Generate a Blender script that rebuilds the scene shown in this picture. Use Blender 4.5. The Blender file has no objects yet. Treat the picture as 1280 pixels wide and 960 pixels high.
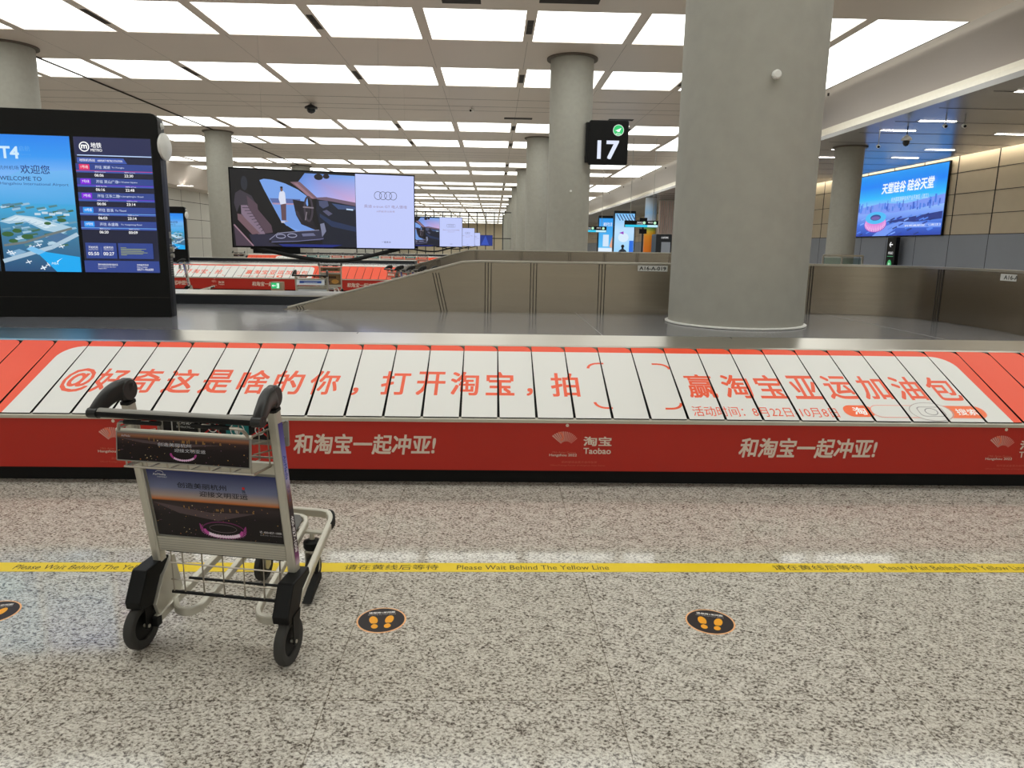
import bpy, bmesh, math, random
from mathutils import Vector, Matrix
random.seed(7)
PI = math.pi
SC = bpy.context.scene
COL = SC.collection

# ------------------------------------------------------------------ camera, exposure
cam_d = bpy.data.cameras.new('camera'); cam_o = bpy.data.objects.new('camera', cam_d); COL.objects.link(cam_o)
F_PX, PITCH, YAW, ROLL, CAM_H = 890.63, 0.19171, 0.02783, 0.0166, 1.6
cam_d.sensor_fit = 'HORIZONTAL'; cam_d.sensor_width = 36.0; cam_d.lens = 36.0 * F_PX / 1280.0
cam_d.clip_start = 0.05; cam_d.clip_end = 600
_f = Vector((math.sin(YAW) * math.cos(PITCH), math.cos(YAW) * math.cos(PITCH), -math.sin(PITCH)))
_r = Vector((math.cos(YAW), -math.sin(YAW), 0)); _u = _r.cross(_f)
_c, _s = math.cos(ROLL), math.sin(ROLL)
_r2 = _c * _r + _s * _u; _u2 = -_s * _r + _c * _u
cam_o.matrix_world = Matrix(((_r2.x, _u2.x, -_f.x, 0), (_r2.y, _u2.y, -_f.y, 0), (_r2.z, _u2.z, -_f.z, CAM_H), (0, 0, 0, 1)))
SC.camera = cam_o
w = bpy.data.worlds.new('world'); SC.world = w; w.use_nodes = True
w.node_tree.nodes['Background'].inputs[0].default_value = (0.0, 0.0, 0.0, 1)
w.node_tree.nodes['Background'].inputs[1].default_value = 0.0
SC.view_settings.view_transform = 'Standard'; SC.view_settings.look = 'None'
SC.view_settings.gamma = 1.0; SC.view_settings.use_curve_mapping = False
SC.view_settings.exposure = 0.0
SC.cycles.diffuse_bounces = 6; SC.cycles.max_bounces = 12
PANEL_LIGHT = 2.75      # the luminous ceiling panels
COVE_LIGHT = 4.0
SCREEN_LIGHT = 1.0

# ------------------------------------------------------------------ colours and materials
def lin(c):
    c = c / 255.0
    return c / 12.92 if c <= 0.04045 else ((c + 0.055) / 1.055) ** 2.4
def C(r, g, b): return (lin(r), lin(g), lin(b), 1.0)
WHITE = C(255, 255, 255)
MATS = {}
def nt(name):
    m = bpy.data.materials.new(name); m.use_nodes = True
    t = m.node_tree; b = t.nodes['Principled BSDF']
    return m, t, b
def mat(name, col, rough=0.5, metal=0.0, var=0.06, scale=8.0, stretch=None, bump=0.0, spec=0.5):
    if name in MATS: return MATS[name]
    m, t, b = nt(name)
    tc = t.nodes.new('ShaderNodeTexCoord'); mp = t.nodes.new('ShaderNodeMapping'); nz = t.nodes.new('ShaderNodeTexNoise')
    if stretch: mp.inputs['Scale'].default_value = stretch
    nz.inputs['Scale'].default_value = scale; nz.inputs['Detail'].default_value = 4
    t.links.new(tc.outputs['Object'], mp.inputs[0]); t.links.new(mp.outputs[0], nz.inputs['Vector'])
    mx = t.nodes.new('ShaderNodeMix'); mx.data_type = 'RGBA'
    mx.inputs[6].default_value = tuple(max(0, v * (1 - var)) for v in col[:3]) + (1,)
    mx.inputs[7].default_value = tuple(min(1, v * (1 + var)) for v in col[:3]) + (1,)
    t.links.new(nz.outputs[0], mx.inputs[0]); t.links.new(mx.outputs[2], b.inputs['Base Color'])
    b.inputs['Roughness'].default_value = rough; b.inputs['Metallic'].default_value = metal
    b.inputs['Specular IOR Level'].default_value = spec
    if bump:
        bp = t.nodes.new('ShaderNodeBump'); bp.inputs['Strength'].default_value = bump; bp.inputs['Distance'].default_value = 0.01
        t.links.new(nz.outputs[0], bp.inputs['Height']); t.links.new(bp.outputs[0], b.inputs['Normal'])
    MATS[name] = m; return m
def mat_print(name='printed_graphic', rough=0.4):
    if name in MATS: return MATS[name]
    m, t, b = nt(name); a = t.nodes.new('ShaderNodeVertexColor'); a.layer_name = 'Col'
    t.links.new(a.outputs[0], b.inputs['Base Color']); b.inputs['Roughness'].default_value = rough; b.inputs['Specular IOR Level'].default_value = 0.3
    MATS[name] = m; return m
def mat_screen(name='lit_screen', strength=1.0):
    if name in MATS: return MATS[name]
    m, t, b = nt(name); a = t.nodes.new('ShaderNodeVertexColor'); a.layer_name = 'Col'
    b.inputs['Base Color'].default_value = (0.01, 0.01, 0.01, 1); b.inputs['Roughness'].default_value = 0.35
    t.links.new(a.outputs[0], b.inputs['Emission Color']); b.inputs['Emission Strength'].default_value = strength * SCREEN_LIGHT
    MATS[name] = m; return m
def mat_emit(name, col, strength):
    if name in MATS: return MATS[name]
    m, t, b = nt(name)
    b.inputs['Base Color'].default_value = (0.6, 0.6, 0.6, 1); b.inputs['Emission Color'].default_value = col
    b.inputs['Emission Strength'].default_value = strength
    MATS[name] = m; return m

def mat_granite():
    m, t, b = nt('granite_floor'); N = t.nodes.new; L = t.links.new
    tc = N('ShaderNodeTexCoord')
    mp = N('ShaderNodeMapping'); mp.inputs['Rotation'].default_value = (0, 0, 0.5); mp.inputs['Scale'].default_value = (1, 1.25, 1)
    L(tc.outputs['Object'], mp.inputs[0])
    n1 = N('ShaderNodeTexNoise'); n1.inputs['Scale'].default_value = 66; n1.inputs['Detail'].default_value = 5.0; n1.inputs['Roughness'].default_value = 0.72; n1.inputs['Distortion'].default_value = 0.4
    n0 = N('ShaderNodeTexNoise'); n0.inputs['Scale'].default_value = 14; n0.inputs['Detail'].default_value = 2; L(mp.outputs[0], n0.inputs['Vector'])
    ad_ = N('ShaderNodeMath'); ad_.operation = 'MULTIPLY_ADD'; ad_.inputs[1].default_value = 0.2; ad_.inputs[2].default_value = -0.105; L(n0.outputs[0], ad_.inputs[0])
    sm_ = N('ShaderNodeMath'); sm_.operation = 'ADD'; L(n1.outputs[0], sm_.inputs[0]); L(ad_.outputs[0], sm_.inputs[1])
    L(mp.outputs[0], n1.inputs['Vector'])
    r1 = N('ShaderNodeValToRGB'); e = r1.color_ramp.elements
    e[0].position = 0.37; e[0].color = C(84, 78, 72)
    e[1].position = 0.66; e[1].color = C(226, 222, 213)
    x = e.new(0.435); x.color = C(142, 134, 125)
    x = e.new(0.485); x.color = C(192, 186, 176)
    x = e.new(0.56); x.color = C(210, 205, 196)
    L(sm_.outputs[0], r1.inputs[0])
    n2 = N('ShaderNodeTexNoise'); n2.inputs['Scale'].default_value = 140; n2.inputs['Detail'].default_value = 2
    L(tc.outputs['Object'], n2.inputs['Vector'])
    r2 = N('ShaderNodeValToRGB'); r2.color_ramp.elements[0].position = 0.33; r2.color_ramp.elements[0].color = (0.6, 0.58, 0.55, 1)
    r2.color_ramp.elements[1].position = 0.45; r2.color_ramp.elements[1].color = (1, 1, 1, 1)
    L(n2.outputs[0], r2.inputs[0])
    mu = N('ShaderNodeMix'); mu.data_type = 'RGBA'; mu.blend_type = 'MULTIPLY'; mu.inputs[0].default_value = 0.8
    L(r1.outputs[0], mu.inputs[6]); L(r2.outputs[0], mu.inputs[7])
    mb = N('ShaderNodeMapping'); mb.inputs['Location'].default_value = (0.58, -2.29 + 1.04 * 4, 0)
    L(tc.outputs['Object'], mb.inputs[0])
    br = N('ShaderNodeTexBrick'); br.offset = 0.0; br.inputs['Scale'].default_value = 1.0
    br.inputs['Brick Width'].default_value = 1.04; br.inputs['Row Height'].default_value = 1.04
    br.inputs['Mortar Size'].default_value = 0.0022; br.inputs['Mortar Smooth'].default_value = 0.3
    br.inputs['Color1'].default_value = (1, 1, 1, 1); br.inputs['Color2'].default_value = (0.95, 0.945, 0.93, 1); br.inputs['Mortar'].default_value = (0.5, 0.47, 0.43, 1)
    L(mb.outputs[0], br.inputs['Vector'])
    m2 = N('ShaderNodeMix'); m2.data_type = 'RGBA'; m2.blend_type = 'MULTIPLY'; m2.inputs[0].default_value = 1.0
    L(mu.outputs[2], m2.inputs[6]); L(br.outputs[0], m2.inputs[7])
    L(m2.outputs[2], b.inputs['Base Color']); b.inputs['Roughness'].default_value = 0.075
    b.inputs['Specular IOR Level'].default_value = 0.5
    return m
M_floor = mat_granite()
M_ceil = mat('grey_metal_ceiling', C(208, 197, 188), 0.42, 0.0, 0.02, 1.0)
M_groove = mat('dark_groove', C(48, 42, 38), 0.8)
M_concrete = mat('fair_faced_concrete', C(162, 160, 151), 0.75, 0, 0.10, 7.0, None, 0.05)
M_soffit = mat('satin_metal_soffit', C(165, 163, 163), 0.25, 0.25, 0.03, 1.0)
M_curve = mat('curved_satin_ceiling', C(165, 158, 154), 0.28, 0.2, 0.02, 1.0)
M_cove = mat('white_cove_plaster', C(225, 222, 212), 0.6)
M_beige = mat('beige_stone_panel', C(218, 203, 176), 0.6, 0, 0.05, 2.0)
M_bluegrey = mat('blue_grey_panel', C(156, 162, 173), 0.5, 0, 0.03, 2.0)
M_wall = mat('light_grey_wall', C(196, 194, 186), 0.6, 0, 0.03, 1.0)
M_redface = mat('red_vinyl_panel', C(178, 31, 13), 0.42, 0, 0.05, 3.0)
M_black = mat('matt_black_metal', C(9, 9, 10), 0.45, spec=0.22)
M_blacksoft = mat('black_rubber', C(12, 12, 12), 0.6, 0, 0.1, spec=0.3)
M_tyre = mat('dark_grey_rubber_tyre', C(60, 59, 57), 0.7, 0, 0.1, spec=0.3)
M_steel = mat('brushed_steel', C(178, 168, 154), 0.25, 1.0, 0.10, 3.0, (0.25, 1, 14))
M_steelrim = mat('polished_steel_rim', C(205, 200, 190), 0.28, 1.0, 0.05, 3.0, (0.4, 12, 12))
M_deck = mat('grey_glossy_deck', C(112, 112, 116), 0.17, 0.0, 0.04, 1.5, spec=0.8)
M_alu = mat('satin_aluminium', C(196, 192, 180), 0.42, 0.55, 0.08, 12.0)
M_wire = mat('chromed_wire', C(168, 160, 148), 0.3, 0.9)
M_darkgrey = mat('dark_grey_metal', C(44, 46, 50), 0.45, spec=0.3)
M_collar = mat('brown_grey_recess', C(104, 96, 88), 0.7)
M_grey = mat('mid_grey_plastic', C(140, 138, 132), 0.5)
M_whitepl = mat('white_plastic', C(225, 224, 220), 0.4)
M_body = mat('grey_body_panel', C(110, 110, 112), 0.5)
M_greyglass = mat('dark_glass', C(30, 34, 38), 0.1)
M_handle = mat('charcoal_handle_plastic', C(34, 34, 34), 0.36, spec=0.4)
M_pad = mat('grey_rubber_pad', C(104, 102, 100), 0.8, 0, 0.1, 60)
M_tape = mat('yellow_floor_tape', C(236, 205, 22), 0.35, 0, 0.05, 6)
M_print = mat_print(); M_printgloss = mat_print('glossy_print', 0.35)
M_scr = mat_screen('lit_screen', 1.0)
M_panel = mat_emit('luminous_panel', C(252, 255, 249), PANEL_LIGHT)
M_cove_led = mat_emit('cove_led', C(255, 247, 230), COVE_LIGHT)
M_line_led = mat_emit('line_downlight', C(255, 248, 238), 12.0)
M_wall_led = mat_emit('wall_wash_led', C(255, 244, 222), 16.0)

# ------------------------------------------------------------------ mesh builder
class MB:
    def __init__(s): s.v = []; s.f = []; s.m = []; s.c = []; s.mats = []
    def mi(s, mt):
        if mt not in s.mats: s.mats.append(mt)
        return s.mats.index(mt)
    def poly(s, pts, mt, col=WHITE):
        i0 = len(s.v); s.v += [tuple(p) for p in pts]; s.f.append(list(range(i0, i0 + len(pts)))); s.m.append(s.mi(mt)); s.c.append(col)
    def faces(s, verts, faces, mt, col=WHITE):
        i0 = len(s.v); s.v += [tuple(p) for p in verts]; k = s.mi(mt)
        for f in faces: s.f.append([i0 + i for i in f]); s.m.append(k); s.c.append(col)
    def box(s, x0, x1, y0, y1, z0, z1, mt):
        V = [(x, y, z) for x in (x0, x1) for y in (y0, y1) for z in (z0, z1)]
        s.faces(V, [(0, 1, 3, 2), (4, 6, 7, 5), (0, 4, 5, 1), (2, 3, 7, 6), (0, 2, 6, 4), (1, 5, 7, 3)], mt)
    def prism(s, pts, O, ax, ay, n, d0, d1, mt, col=WHITE):
        """extrude the 2-D outline pts (in O + x*ax + y*ay) from d0 to d1 along n"""
        O, ax, ay, n = map(Vector, (O, ax, ay, n))
        a = [O + ax * p[0] + ay * p[1] + n * d0 for p in pts]; b = [O + ax * p[0] + ay * p[1] + n * d1 for p in pts]; k = len(pts)
        s.faces(a + b, [list(range(k))[::-1], list(range(k, 2 * k))] + [[i, (i + 1) % k, k + (i + 1) % k, k + i] for i in range(k)], mt, col)
    def sweep(s, path, sec, mt, up=(0, 0, 1), closed=False, scales=None, cap=True):
        """sweep the 2-D section sec (side, up) along path"""
        P = [Vector(p) for p in path]; n = len(P); U = Vector(up); rings = []
        for i in range(n):
            if closed: t = (P[(i + 1) % n] - P[i - 1])
            else: t = P[min(i + 1, n - 1)] - P[max(i - 1, 0)]
            t.normalize(); side = t.cross(U)
            if side.length < 1e-4: side = t.cross(Vector((1, 0, 0)))
            side.normalize(); u2 = side.cross(t)
            k = 1.0
            if not closed and 0 < i < n - 1:
                a = (P[i] - P[i - 1]).normalized(); bb = (P[i + 1] - P[i]).normalized()
                k = 1 / max(0.5, math.cos(a.angle(bb) / 2))
            sx, sy = (1, 1) if not scales else scales[i]
            rings.append([P[i] + side * (q[0] * k * sx) + u2 * (q[1] * sy) for q in sec])
        m = len(sec); V = [v for r in rings for v in r]; Fs = []
        for i in range(n if closed else n - 1):
            j = (i + 1) % n
            for q in range(m): Fs.append([i * m + q, i * m + (q + 1) % m, j * m + (q + 1) % m, j * m + q])
        if cap and not closed: Fs += [list(range(m))[::-1], list(range((n - 1) * m, n * m))]
        s.faces(V, Fs, mt)
    def tube(s, path, r, mt, n=8, closed=False):
        s.sweep(path, [(r * math.cos(2 * PI * i / n), r * math.sin(2 * PI * i / n)) for i in range(n)], mt, closed=closed)
    def bar(s, path, w, h, mt, up=(0, 0, 1), closed=False):
        a, b = w / 2, h / 2; c = min(a, b) * 0.35
        s.sweep(path, [(-a + c, -b), (a - c, -b), (a, -b + c), (a, b - c), (a - c, b), (-a + c, b), (-a, b - c), (-a, -b + c)], mt, up, closed)
    def lathe(s, prof, O, ax, mt, n=32, cap=True):
        """prof = [(r, h)] around axis ax through O"""
        O = Vector(O); ax = Vector(ax).normalized(); e = Vector((0, 0, 1)) if abs(ax.z) < .9 else Vector((1, 0, 0))
        a = ax.cross(e).normalized(); b = ax.cross(a); V = []; Fs = []
        for r, h in prof:
            for i in range(n): V.append(O + ax * h + (a * math.cos(2 * PI * i / n) + b * math.sin(2 * PI * i / n)) * r)
        for k in range(len(prof) - 1):
            for i in range(n): Fs.append([k * n + i, k * n + (i + 1) % n, (k + 1) * n + (i + 1) % n, (k + 1) * n + i])
        if cap and prof[0][0] > 1e-6: Fs.append(list(range(n))[::-1])
        if cap and prof[-1][0] > 1e-6: Fs.append(list(range((len(prof) - 1) * n, len(prof) * n)))
        s.faces(V, Fs, mt)
    def build(s, name, parent=None, smooth=False, bevel=0.0, fix=True, loc=None):
        me = bpy.data.meshes.new(name); me.from_pydata(s.v, [], s.f)
        for mt in s.mats: me.materials.append(mt)
        me.polygons.foreach_set('material_index', s.m)
        ca = me.color_attributes.new('Col', 'FLOAT_COLOR', 'CORNER'); data = []
        for p, col in zip(me.polygons, s.c):
            if isinstance(col, list): data += [x for i in range(p.loop_total) for x in col[i]]
            else: data += list(col) * p.loop_total
        ca.data.foreach_set('color', data)
        if fix:
            bm = bmesh.new(); bm.from_mesh(me); bmesh.ops.recalc_face_normals(bm, faces=bm.faces); bm.to_mesh(me); bm.free()
        if smooth:
            me.polygons.foreach_set('use_smooth', [True] * len(me.polygons)); me.set_sharp_from_angle(angle=math.radians(38))
        o = bpy.data.objects.new(name, me); COL.objects.link(o)
        if parent is not None: o.parent = parent
        if loc: o.location = loc
        if bevel:
            md = o.modifiers.new('bevel', 'BEVEL'); md.width = bevel; md.segments = 2; md.limit_method = 'ANGLE'; md.angle_limit = math.radians(50)
        return o

# ------------------------------------------------------------------ flat graphics (print, lettering, screen pictures)
_TXT = {}
def text_polys(body, shear=0.0, bold=0.0, spacing=1.0, res=3):
    k = (body, shear, bold, spacing, res)
    if k in _TXT: return _TXT[k]
    c = bpy.data.curves.new('tmp_text', 'FONT'); c.body = body; c.shear = shear; c.offset = bold; c.space_character = spacing; c.resolution_u = res
    o = bpy.data.objects.new('tmp_text', c); COL.objects.link(o)
    dg = bpy.context.evaluated_depsgraph_get(); dg.update()
    ev = o.evaluated_get(dg); me = ev.to_mesh()
    V = [(v.co.x, v.co.y) for v in me.vertices]; P = [[V[i] for i in p.vertices] for p in me.polygons]
    ev.to_mesh_clear(); bpy.data.objects.remove(o); bpy.data.curves.remove(c)
    _TXT[k] = P; return P
def clip_convex(pts, hull):
    out = [(p[0], p[1]) for p in pts]; n = len(hull)
    for i in range(n):
        ax, ay = hull[i]; bx, by = hull[(i + 1) % n]; ex, ey = bx - ax, by - ay
        src = out; out = []
        for j in range(len(src)):
            p, q = src[j - 1], src[j]
            dp = ex * (p[1] - ay) - ey * (p[0] - ax); dq = ex * (q[1] - ay) - ey * (q[0] - ax)
            if (dp >= 0) != (dq >= 0):
                t = dp / (dp - dq); out.append((p[0] + (q[0] - p[0]) * t, p[1] + (q[1] - p[1]) * t))
            if dq >= 0: out.append(q)
        if not out: return []
    return out
class Art:
    def __init__(s): s.items = []; s.k = 0       # (pts, col, layer)
    def add(s, pts, col): s.items.append((pts, col, s.k))
    def poly(s, pts, col): s.k += 1; s.add(pts, col)
    def rect(s, x0, y0, x1, y1, col, top=None):
        s.k += 1; s.add([(x0, y0), (x1, y0), (x1, y1), (x0, y1)], col if top is None else [col, col, top, top])
    def grad(s, x0, y0, x1, y1, stops):          # vertical gradient [(t, col)]
        s.k += 1
        for (a, ca), (b, cb) in zip(stops[:-1], stops[1:]):
            ya, yb = y0 + (y1 - y0) * a, y0 + (y1 - y0) * b
            s.add([(x0, ya), (x1, ya), (x1, yb), (x0, yb)], [ca, ca, cb, cb])
    def rrect(s, x0, y0, x1, y1, r, col, n=6): s.poly(rrect_pts(x0, y0, x1, y1, r, n), col)
    def ell(s, cx, cy, rx, ry, col, n=24, rot=0.0):
        c, d = math.cos(rot), math.sin(rot); P = []
        for i in range(n):
            a = 2 * PI * i / n; x, y = rx * math.cos(a), ry * math.sin(a); P.append((cx + x * c - y * d, cy + x * d + y * c))
        s.poly(P, col)
    def ring(s, cx, cy, rx, ry, wd, col, n=32, a0=0.0, a1=2 * PI, cols=None):
        s.k += 1
        for i in range(n):
            a, b = a0 + (a1 - a0) * i / n, a0 + (a1 - a0) * (i + 1) / n
            s.add([(cx + (rx - wd) * math.cos(a), cy + (ry - wd) * math.sin(a)), (cx + rx * math.cos(a), cy + ry * math.sin(a)),
                   (cx + rx * math.cos(b), cy + ry * math.sin(b)), (cx + (rx - wd) * math.cos(b), cy + (ry - wd) * math.sin(b))], col)
    def line(s, pts, wd, col):
        s.k += 1
        for (x0, y0), (x1, y1) in zip(pts[:-1], pts[1:]):
            L = math.hypot(x1 - x0, y1 - y0) or 1; nx, ny = -(y1 - y0) / L * wd / 2, (x1 - x0) / L * wd / 2
            s.add([(x0 - nx, y0 - ny), (x1 - nx, y1 - ny), (x1 + nx, y1 + ny), (x0 + nx, y0 + ny)], col)
    def text(s, body, x, y, h=None, col=WHITE, w=None, align='C', shear=0.0, bold=0.0, spacing=1.0, rot=0.0, res=3, em=None):
        """bbox-fitted lettering: h = height of the inked box, w = its width, (x, y) = centre (or left/right middle)"""
        P = text_polys(body, shear, 0.0, spacing, res)
        if not P: return
        if bold >= .006:
            k_ = bold * .9; n0 = len(P); P = [[(a_ + dx_, b_ + dy_) for a_, b_ in q_] for dx_, dy_ in ((-k_, -k_), (k_, -k_), (k_, k_), (-k_, k_)) for q_ in P]
        else: n0 = len(P)
        xs = [p[0] for q in P for p in q]; ys = [p[1] for q in P for p in q]
        bw, bh = max(xs) - min(xs), max(ys) - min(ys)
        if em: sy = em; sx = em if w is None else w / bw
        else:
            sy = h / bh if h else w / bw; sx = w / bw if w else sy
        cx, cy = (max(xs) + min(xs)) / 2, (max(ys) + min(ys)) / 2
        ox = {'C': 0, 'L': bw * sx / 2, 'R': -bw * sx / 2}[align]; c, d = math.cos(rot), math.sin(rot); s.k += 1
        kb = s.k
        for iq, q in enumerate(P):
            o = []; s.k = kb + .25 * (iq // n0)
            for a, b in q:
                u, v = (a - cx) * sx + ox, (b - cy) * sy; o.append((x + u * c - v * d, y + u * d + v * c))
            s.add(o, col)
        s.k = kb
    def clipped(s, hull):
        r = Art(); r.k = s.k; xs = [p[0] for p in hull]; ys = [p[1] for p in hull]; X0, X1, Y0, Y1 = min(xs), max(xs), min(ys), max(ys)
        for pts, col, k in s.items:
            px = [p[0] for p in pts]; py = [p[1] for p in pts]
            if max(px) <= X0 or min(px) >= X1 or max(py) <= Y0 or min(py) >= Y1: continue
            if min(px) >= X0 and max(px) <= X1 and min(py) >= Y0 and max(py) <= Y1 and len(hull) == 4: r.items.append((pts, col, k)); continue
            q = clip_convex(pts, hull)
            if len(q) >= 3: r.items.append((q, col if not isinstance(col, list) else col[0], k))
        return r
    def into(s, mb, O, ax, ay, mt, eps=0.0004, base=0.0006):
        O, ax, ay = Vector(O), Vector(ax), Vector(ay); n = ax.cross(ay).normalized()
        for pts, col, k in s.items:
            # keep faces counter-clockwise so that they face along n
            A = sum(pts[i - 1][0] * pts[i][1] - pts[i][0] * pts[i - 1][1] for i in range(len(pts)))
            if A < 0: pts = pts[::-1]; col = col[::-1] if isinstance(col, list) else col
            off = n * (base + eps * k)
            mb.poly([O + ax * p[0] + ay * p[1] + off for p in pts], mt, col)
def rrect_pts(x0, y0, x1, y1, r, n=6):
    P = []
    for cx, cy, a in ((x1 - r, y0 + r, -90), (x1 - r, y1 - r, 0), (x0 + r, y1 - r, 90), (x0 + r, y0 + r, 180)):
        for i in range(n + 1):
            t = math.radians(a + 90 * i / n); P.append((cx + r * math.cos(t), cy + r * math.sin(t)))
    return P

def smooth_path(P, n=5):
    out = []
    for i in range(len(P) - 1):
        p0, p1, p2, p3 = P[max(i - 1, 0)], P[i], P[i + 1], P[min(i + 2, len(P) - 1)]
        for j in range(n):
            t_ = j / n
            out.append(tuple(.5 * (2 * p1[k] + (p2[k] - p0[k]) * t_ + (2 * p0[k] - 5 * p1[k] + 4 * p2[k] - p3[k]) * t_ ** 2 + (3 * p1[k] - p0[k] - 3 * p2[k] + p3[k]) * t_ ** 3) for k in range(len(p1))))
    return out + [P[-1]]
# ------------------------------------------------------------------ object helpers
def tag(o, label, cat, group=None, kind=None):
    o['label'] = label; o['category'] = cat
    if group: o['group'] = group
    if kind: o['kind'] = kind
    return o
def struct(o): o['kind'] = 'structure'; return o
def thing(name, label, cat, loc=(0, 0, 0), rz=0.0, group=None):
    o = bpy.data.objects.new(name, None); COL.objects.link(o); o.location = loc; o.rotation_euler = (0, 0, rz); o.empty_display_size = 0.1
    return tag(o, label, cat, group, 'thing')
KIDS = {}
def copy_tree(o, parent=None):
    c = o.copy(); COL.objects.link(c)
    if parent is not None: c.parent = parent
    for ch in list(o.children): copy_tree(ch, c)
    return c
def dup(o, loc, rz, label, group=None):
    c = copy_tree(o); c.location = loc; c.rotation_euler = (0, 0, rz); c['label'] = label
    if group: c['group'] = group
    return c
ORD = ['nearest', 'second', 'third', 'fourth', 'fifth', 'sixth', 'seventh', 'eighth', 'ninth', 'tenth', 'eleventh', 'twelfth', 'thirteenth', 'fourteenth', 'fifteenth', 'sixteenth']

# ================================================================== THE HALL
H = 7.4; BAY = 16.9; YF, YB = 205.0, -14.0; XL, XR = -27.0, 21.3
R1 = (19.34, 22.13); R2 = (25.42, 28.2)          # the two panel rows of a bay
PITCH_X = 2.89; XE = 0.76                        # right edge of panel column 0
COLS = list(range(-8, 4)); GAP = 0.28
b = MB(); b.poly([(XL, YB, 0), (XR, YB, 0), (XR, YF, 0), (XL, YF, 0)], M_floor); struct(b.build('floor'))

# ceiling with real openings for the luminous panels
cellx = [(XE + PITCH_X * k - PITCH_X + GAP, XE + PITCH_X * k) for k in COLS]
LASTX = (XE + PITCH_X * 4 - PITCH_X + GAP, 12.1)
b = MB(); X0c = -24.2; X1c = 12.1
NB = list(range(-2, 11)); ybands = []
for n in NB:
    ybands += [(R1[0] + BAY * n, R1[1] + BAY * n, 0), (R2[0] + BAY * n, R2[1] + BAY * n, 1)]
def cq(x0, x1, y0, y1, mt=M_ceil, z=H):
    if x1 - x0 > 1e-4 and y1 - y0 > 1e-4: b.poly([(x0, y0, z), (x0, y1, z), (x1, y1, z), (x1, y0, z)], mt)
yprev = YB
for i, (ya, yb, r) in enumerate(ybands):
    cq(X0c, LASTX[0] if r else X1c, yprev, ya)      # plain band before this row (the right-hand column runs through between the two rows)
    xp = X0c
    for x0, x1 in cellx:
        cq(xp, x0, ya, yb); xp = x1
        for P in (((x0, ya), (x1, ya)), ((x1, ya), (x1, yb)), ((x1, yb), (x0, yb)), ((x0, yb), (x0, ya))):
            b.poly([(P[0][0], P[0][1], H), (P[1][0], P[1][1], H), (P[1][0], P[1][1], H + .06), (P[0][0], P[0][1], H + .06)], M_ceil)
    cq(xp, LASTX[0], ya, yb)
    yprev = yb
cq(X0c, X1c, yprev, YF)
# shadow joints: three across every wide band, one along the panel gaps, one long track
for n in range(-1, 9):
    for q in (30.6, 32.1, 33.1):
        cq(X0c, X1c, q + BAY * n - .022, q + BAY * n + .022, M_groove, H - .004)
for k in range(-8, 4):
    x = XE + PITCH_X * k + GAP / 2
    for n in range(0, 5):
        cq(x - .004, x + .004, R1[1] + BAY * n, R2[0] + BAY * n, M_groove, H - .003); cq(x - .004, x + .004, R2[1] + BAY * n, R1[0] + BAY * (n + 1), M_groove, H - .003)
b.box(-14.98, -14.93, 25.0, 90.0, H - .05, H - .004, M_groove)
struct(b.build('ceiling', fix=False))

# luminous panels
def panel_mb(x0, x1, y0, y1, seams=()):
    q = MB(); q.box(x0 + .004, x1 - .004, y0 + .004, y1 - .004, H + .02, H + .055, M_panel)
    for s_ in seams: q.box(x0 + .01, x1 - .01, s_ - .012, s_ + .012, H + .016, H + .021, M_grey)
    return q
def col_word(k): return ORD[4 - k] if k < 4 else 'last'
proto = None; nrow = 0
for n in range(-2, 6):
    for r, (ya, yb) in enumerate((R1, R2)):
        if n >= 0: nrow += 1
        for k in COLS:
            if n < 0 and not -5 <= k <= 3: continue
            x0, x1 = cellx[COLS.index(k)]
            if proto is None:
                proto = panel_mb(-(x1 - x0) / 2, (x1 - x0) / 2, -(yb - ya) / 2, (yb - ya) / 2).build('ceiling_light'); o = proto
            else:
                o = proto.copy(); COL.objects.link(o)
            o.location = ((x0 + x1) / 2, (ya + yb) / 2 + BAY * n, 0)
            kk = 4 - k; word = {1: 'second'}.get(kk, ORD[kk] if kk < len(ORD) else 'last')
            if n >= 0:
                tag(o, 'white glowing ceiling panel, %s row from the camera, %s from the right end' % (ORD[nrow - 1] if nrow > 1 else 'first visible', word), 'ceiling light', 'luminous ceiling panels', 'thing')
            else:
                tag(o, 'white glowing ceiling panel overhead or behind the camera, above the granite floor', 'ceiling light', 'luminous ceiling panels overhead', 'thing')
    q = panel_mb(LASTX[0], LASTX[1], R1[0] + BAY * n, R2[1] + BAY * n, (22.1 + BAY * n, 25.4 + BAY * n)); o = q.build('ceiling_light')
    tag(o, 'long white glowing ceiling panel at the right edge, %s pair of rows back' % (ORD[n] if n >= 0 else ('behind the camera,' if n == -2 else 'overhead,')), 'ceiling light', 'long edge ceiling panels', 'thing')
q = MB()
for n in range(6, 11):
    for (ya, yb) in (R1, R2):
        for x0, x1 in cellx: q.box(x0, x1, ya + BAY * n, yb + BAY * n, H + .02, H + .055, M_panel)
    q.box(LASTX[0], LASTX[1], R1[0] + BAY * n, R2[1] + BAY * n, H + .02, H + .055, M_panel)
tag(q.build('distant_ceiling_lights'), 'distant rows of white glowing ceiling panels near the far end', 'ceiling lights', None, 'stuff')

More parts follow.
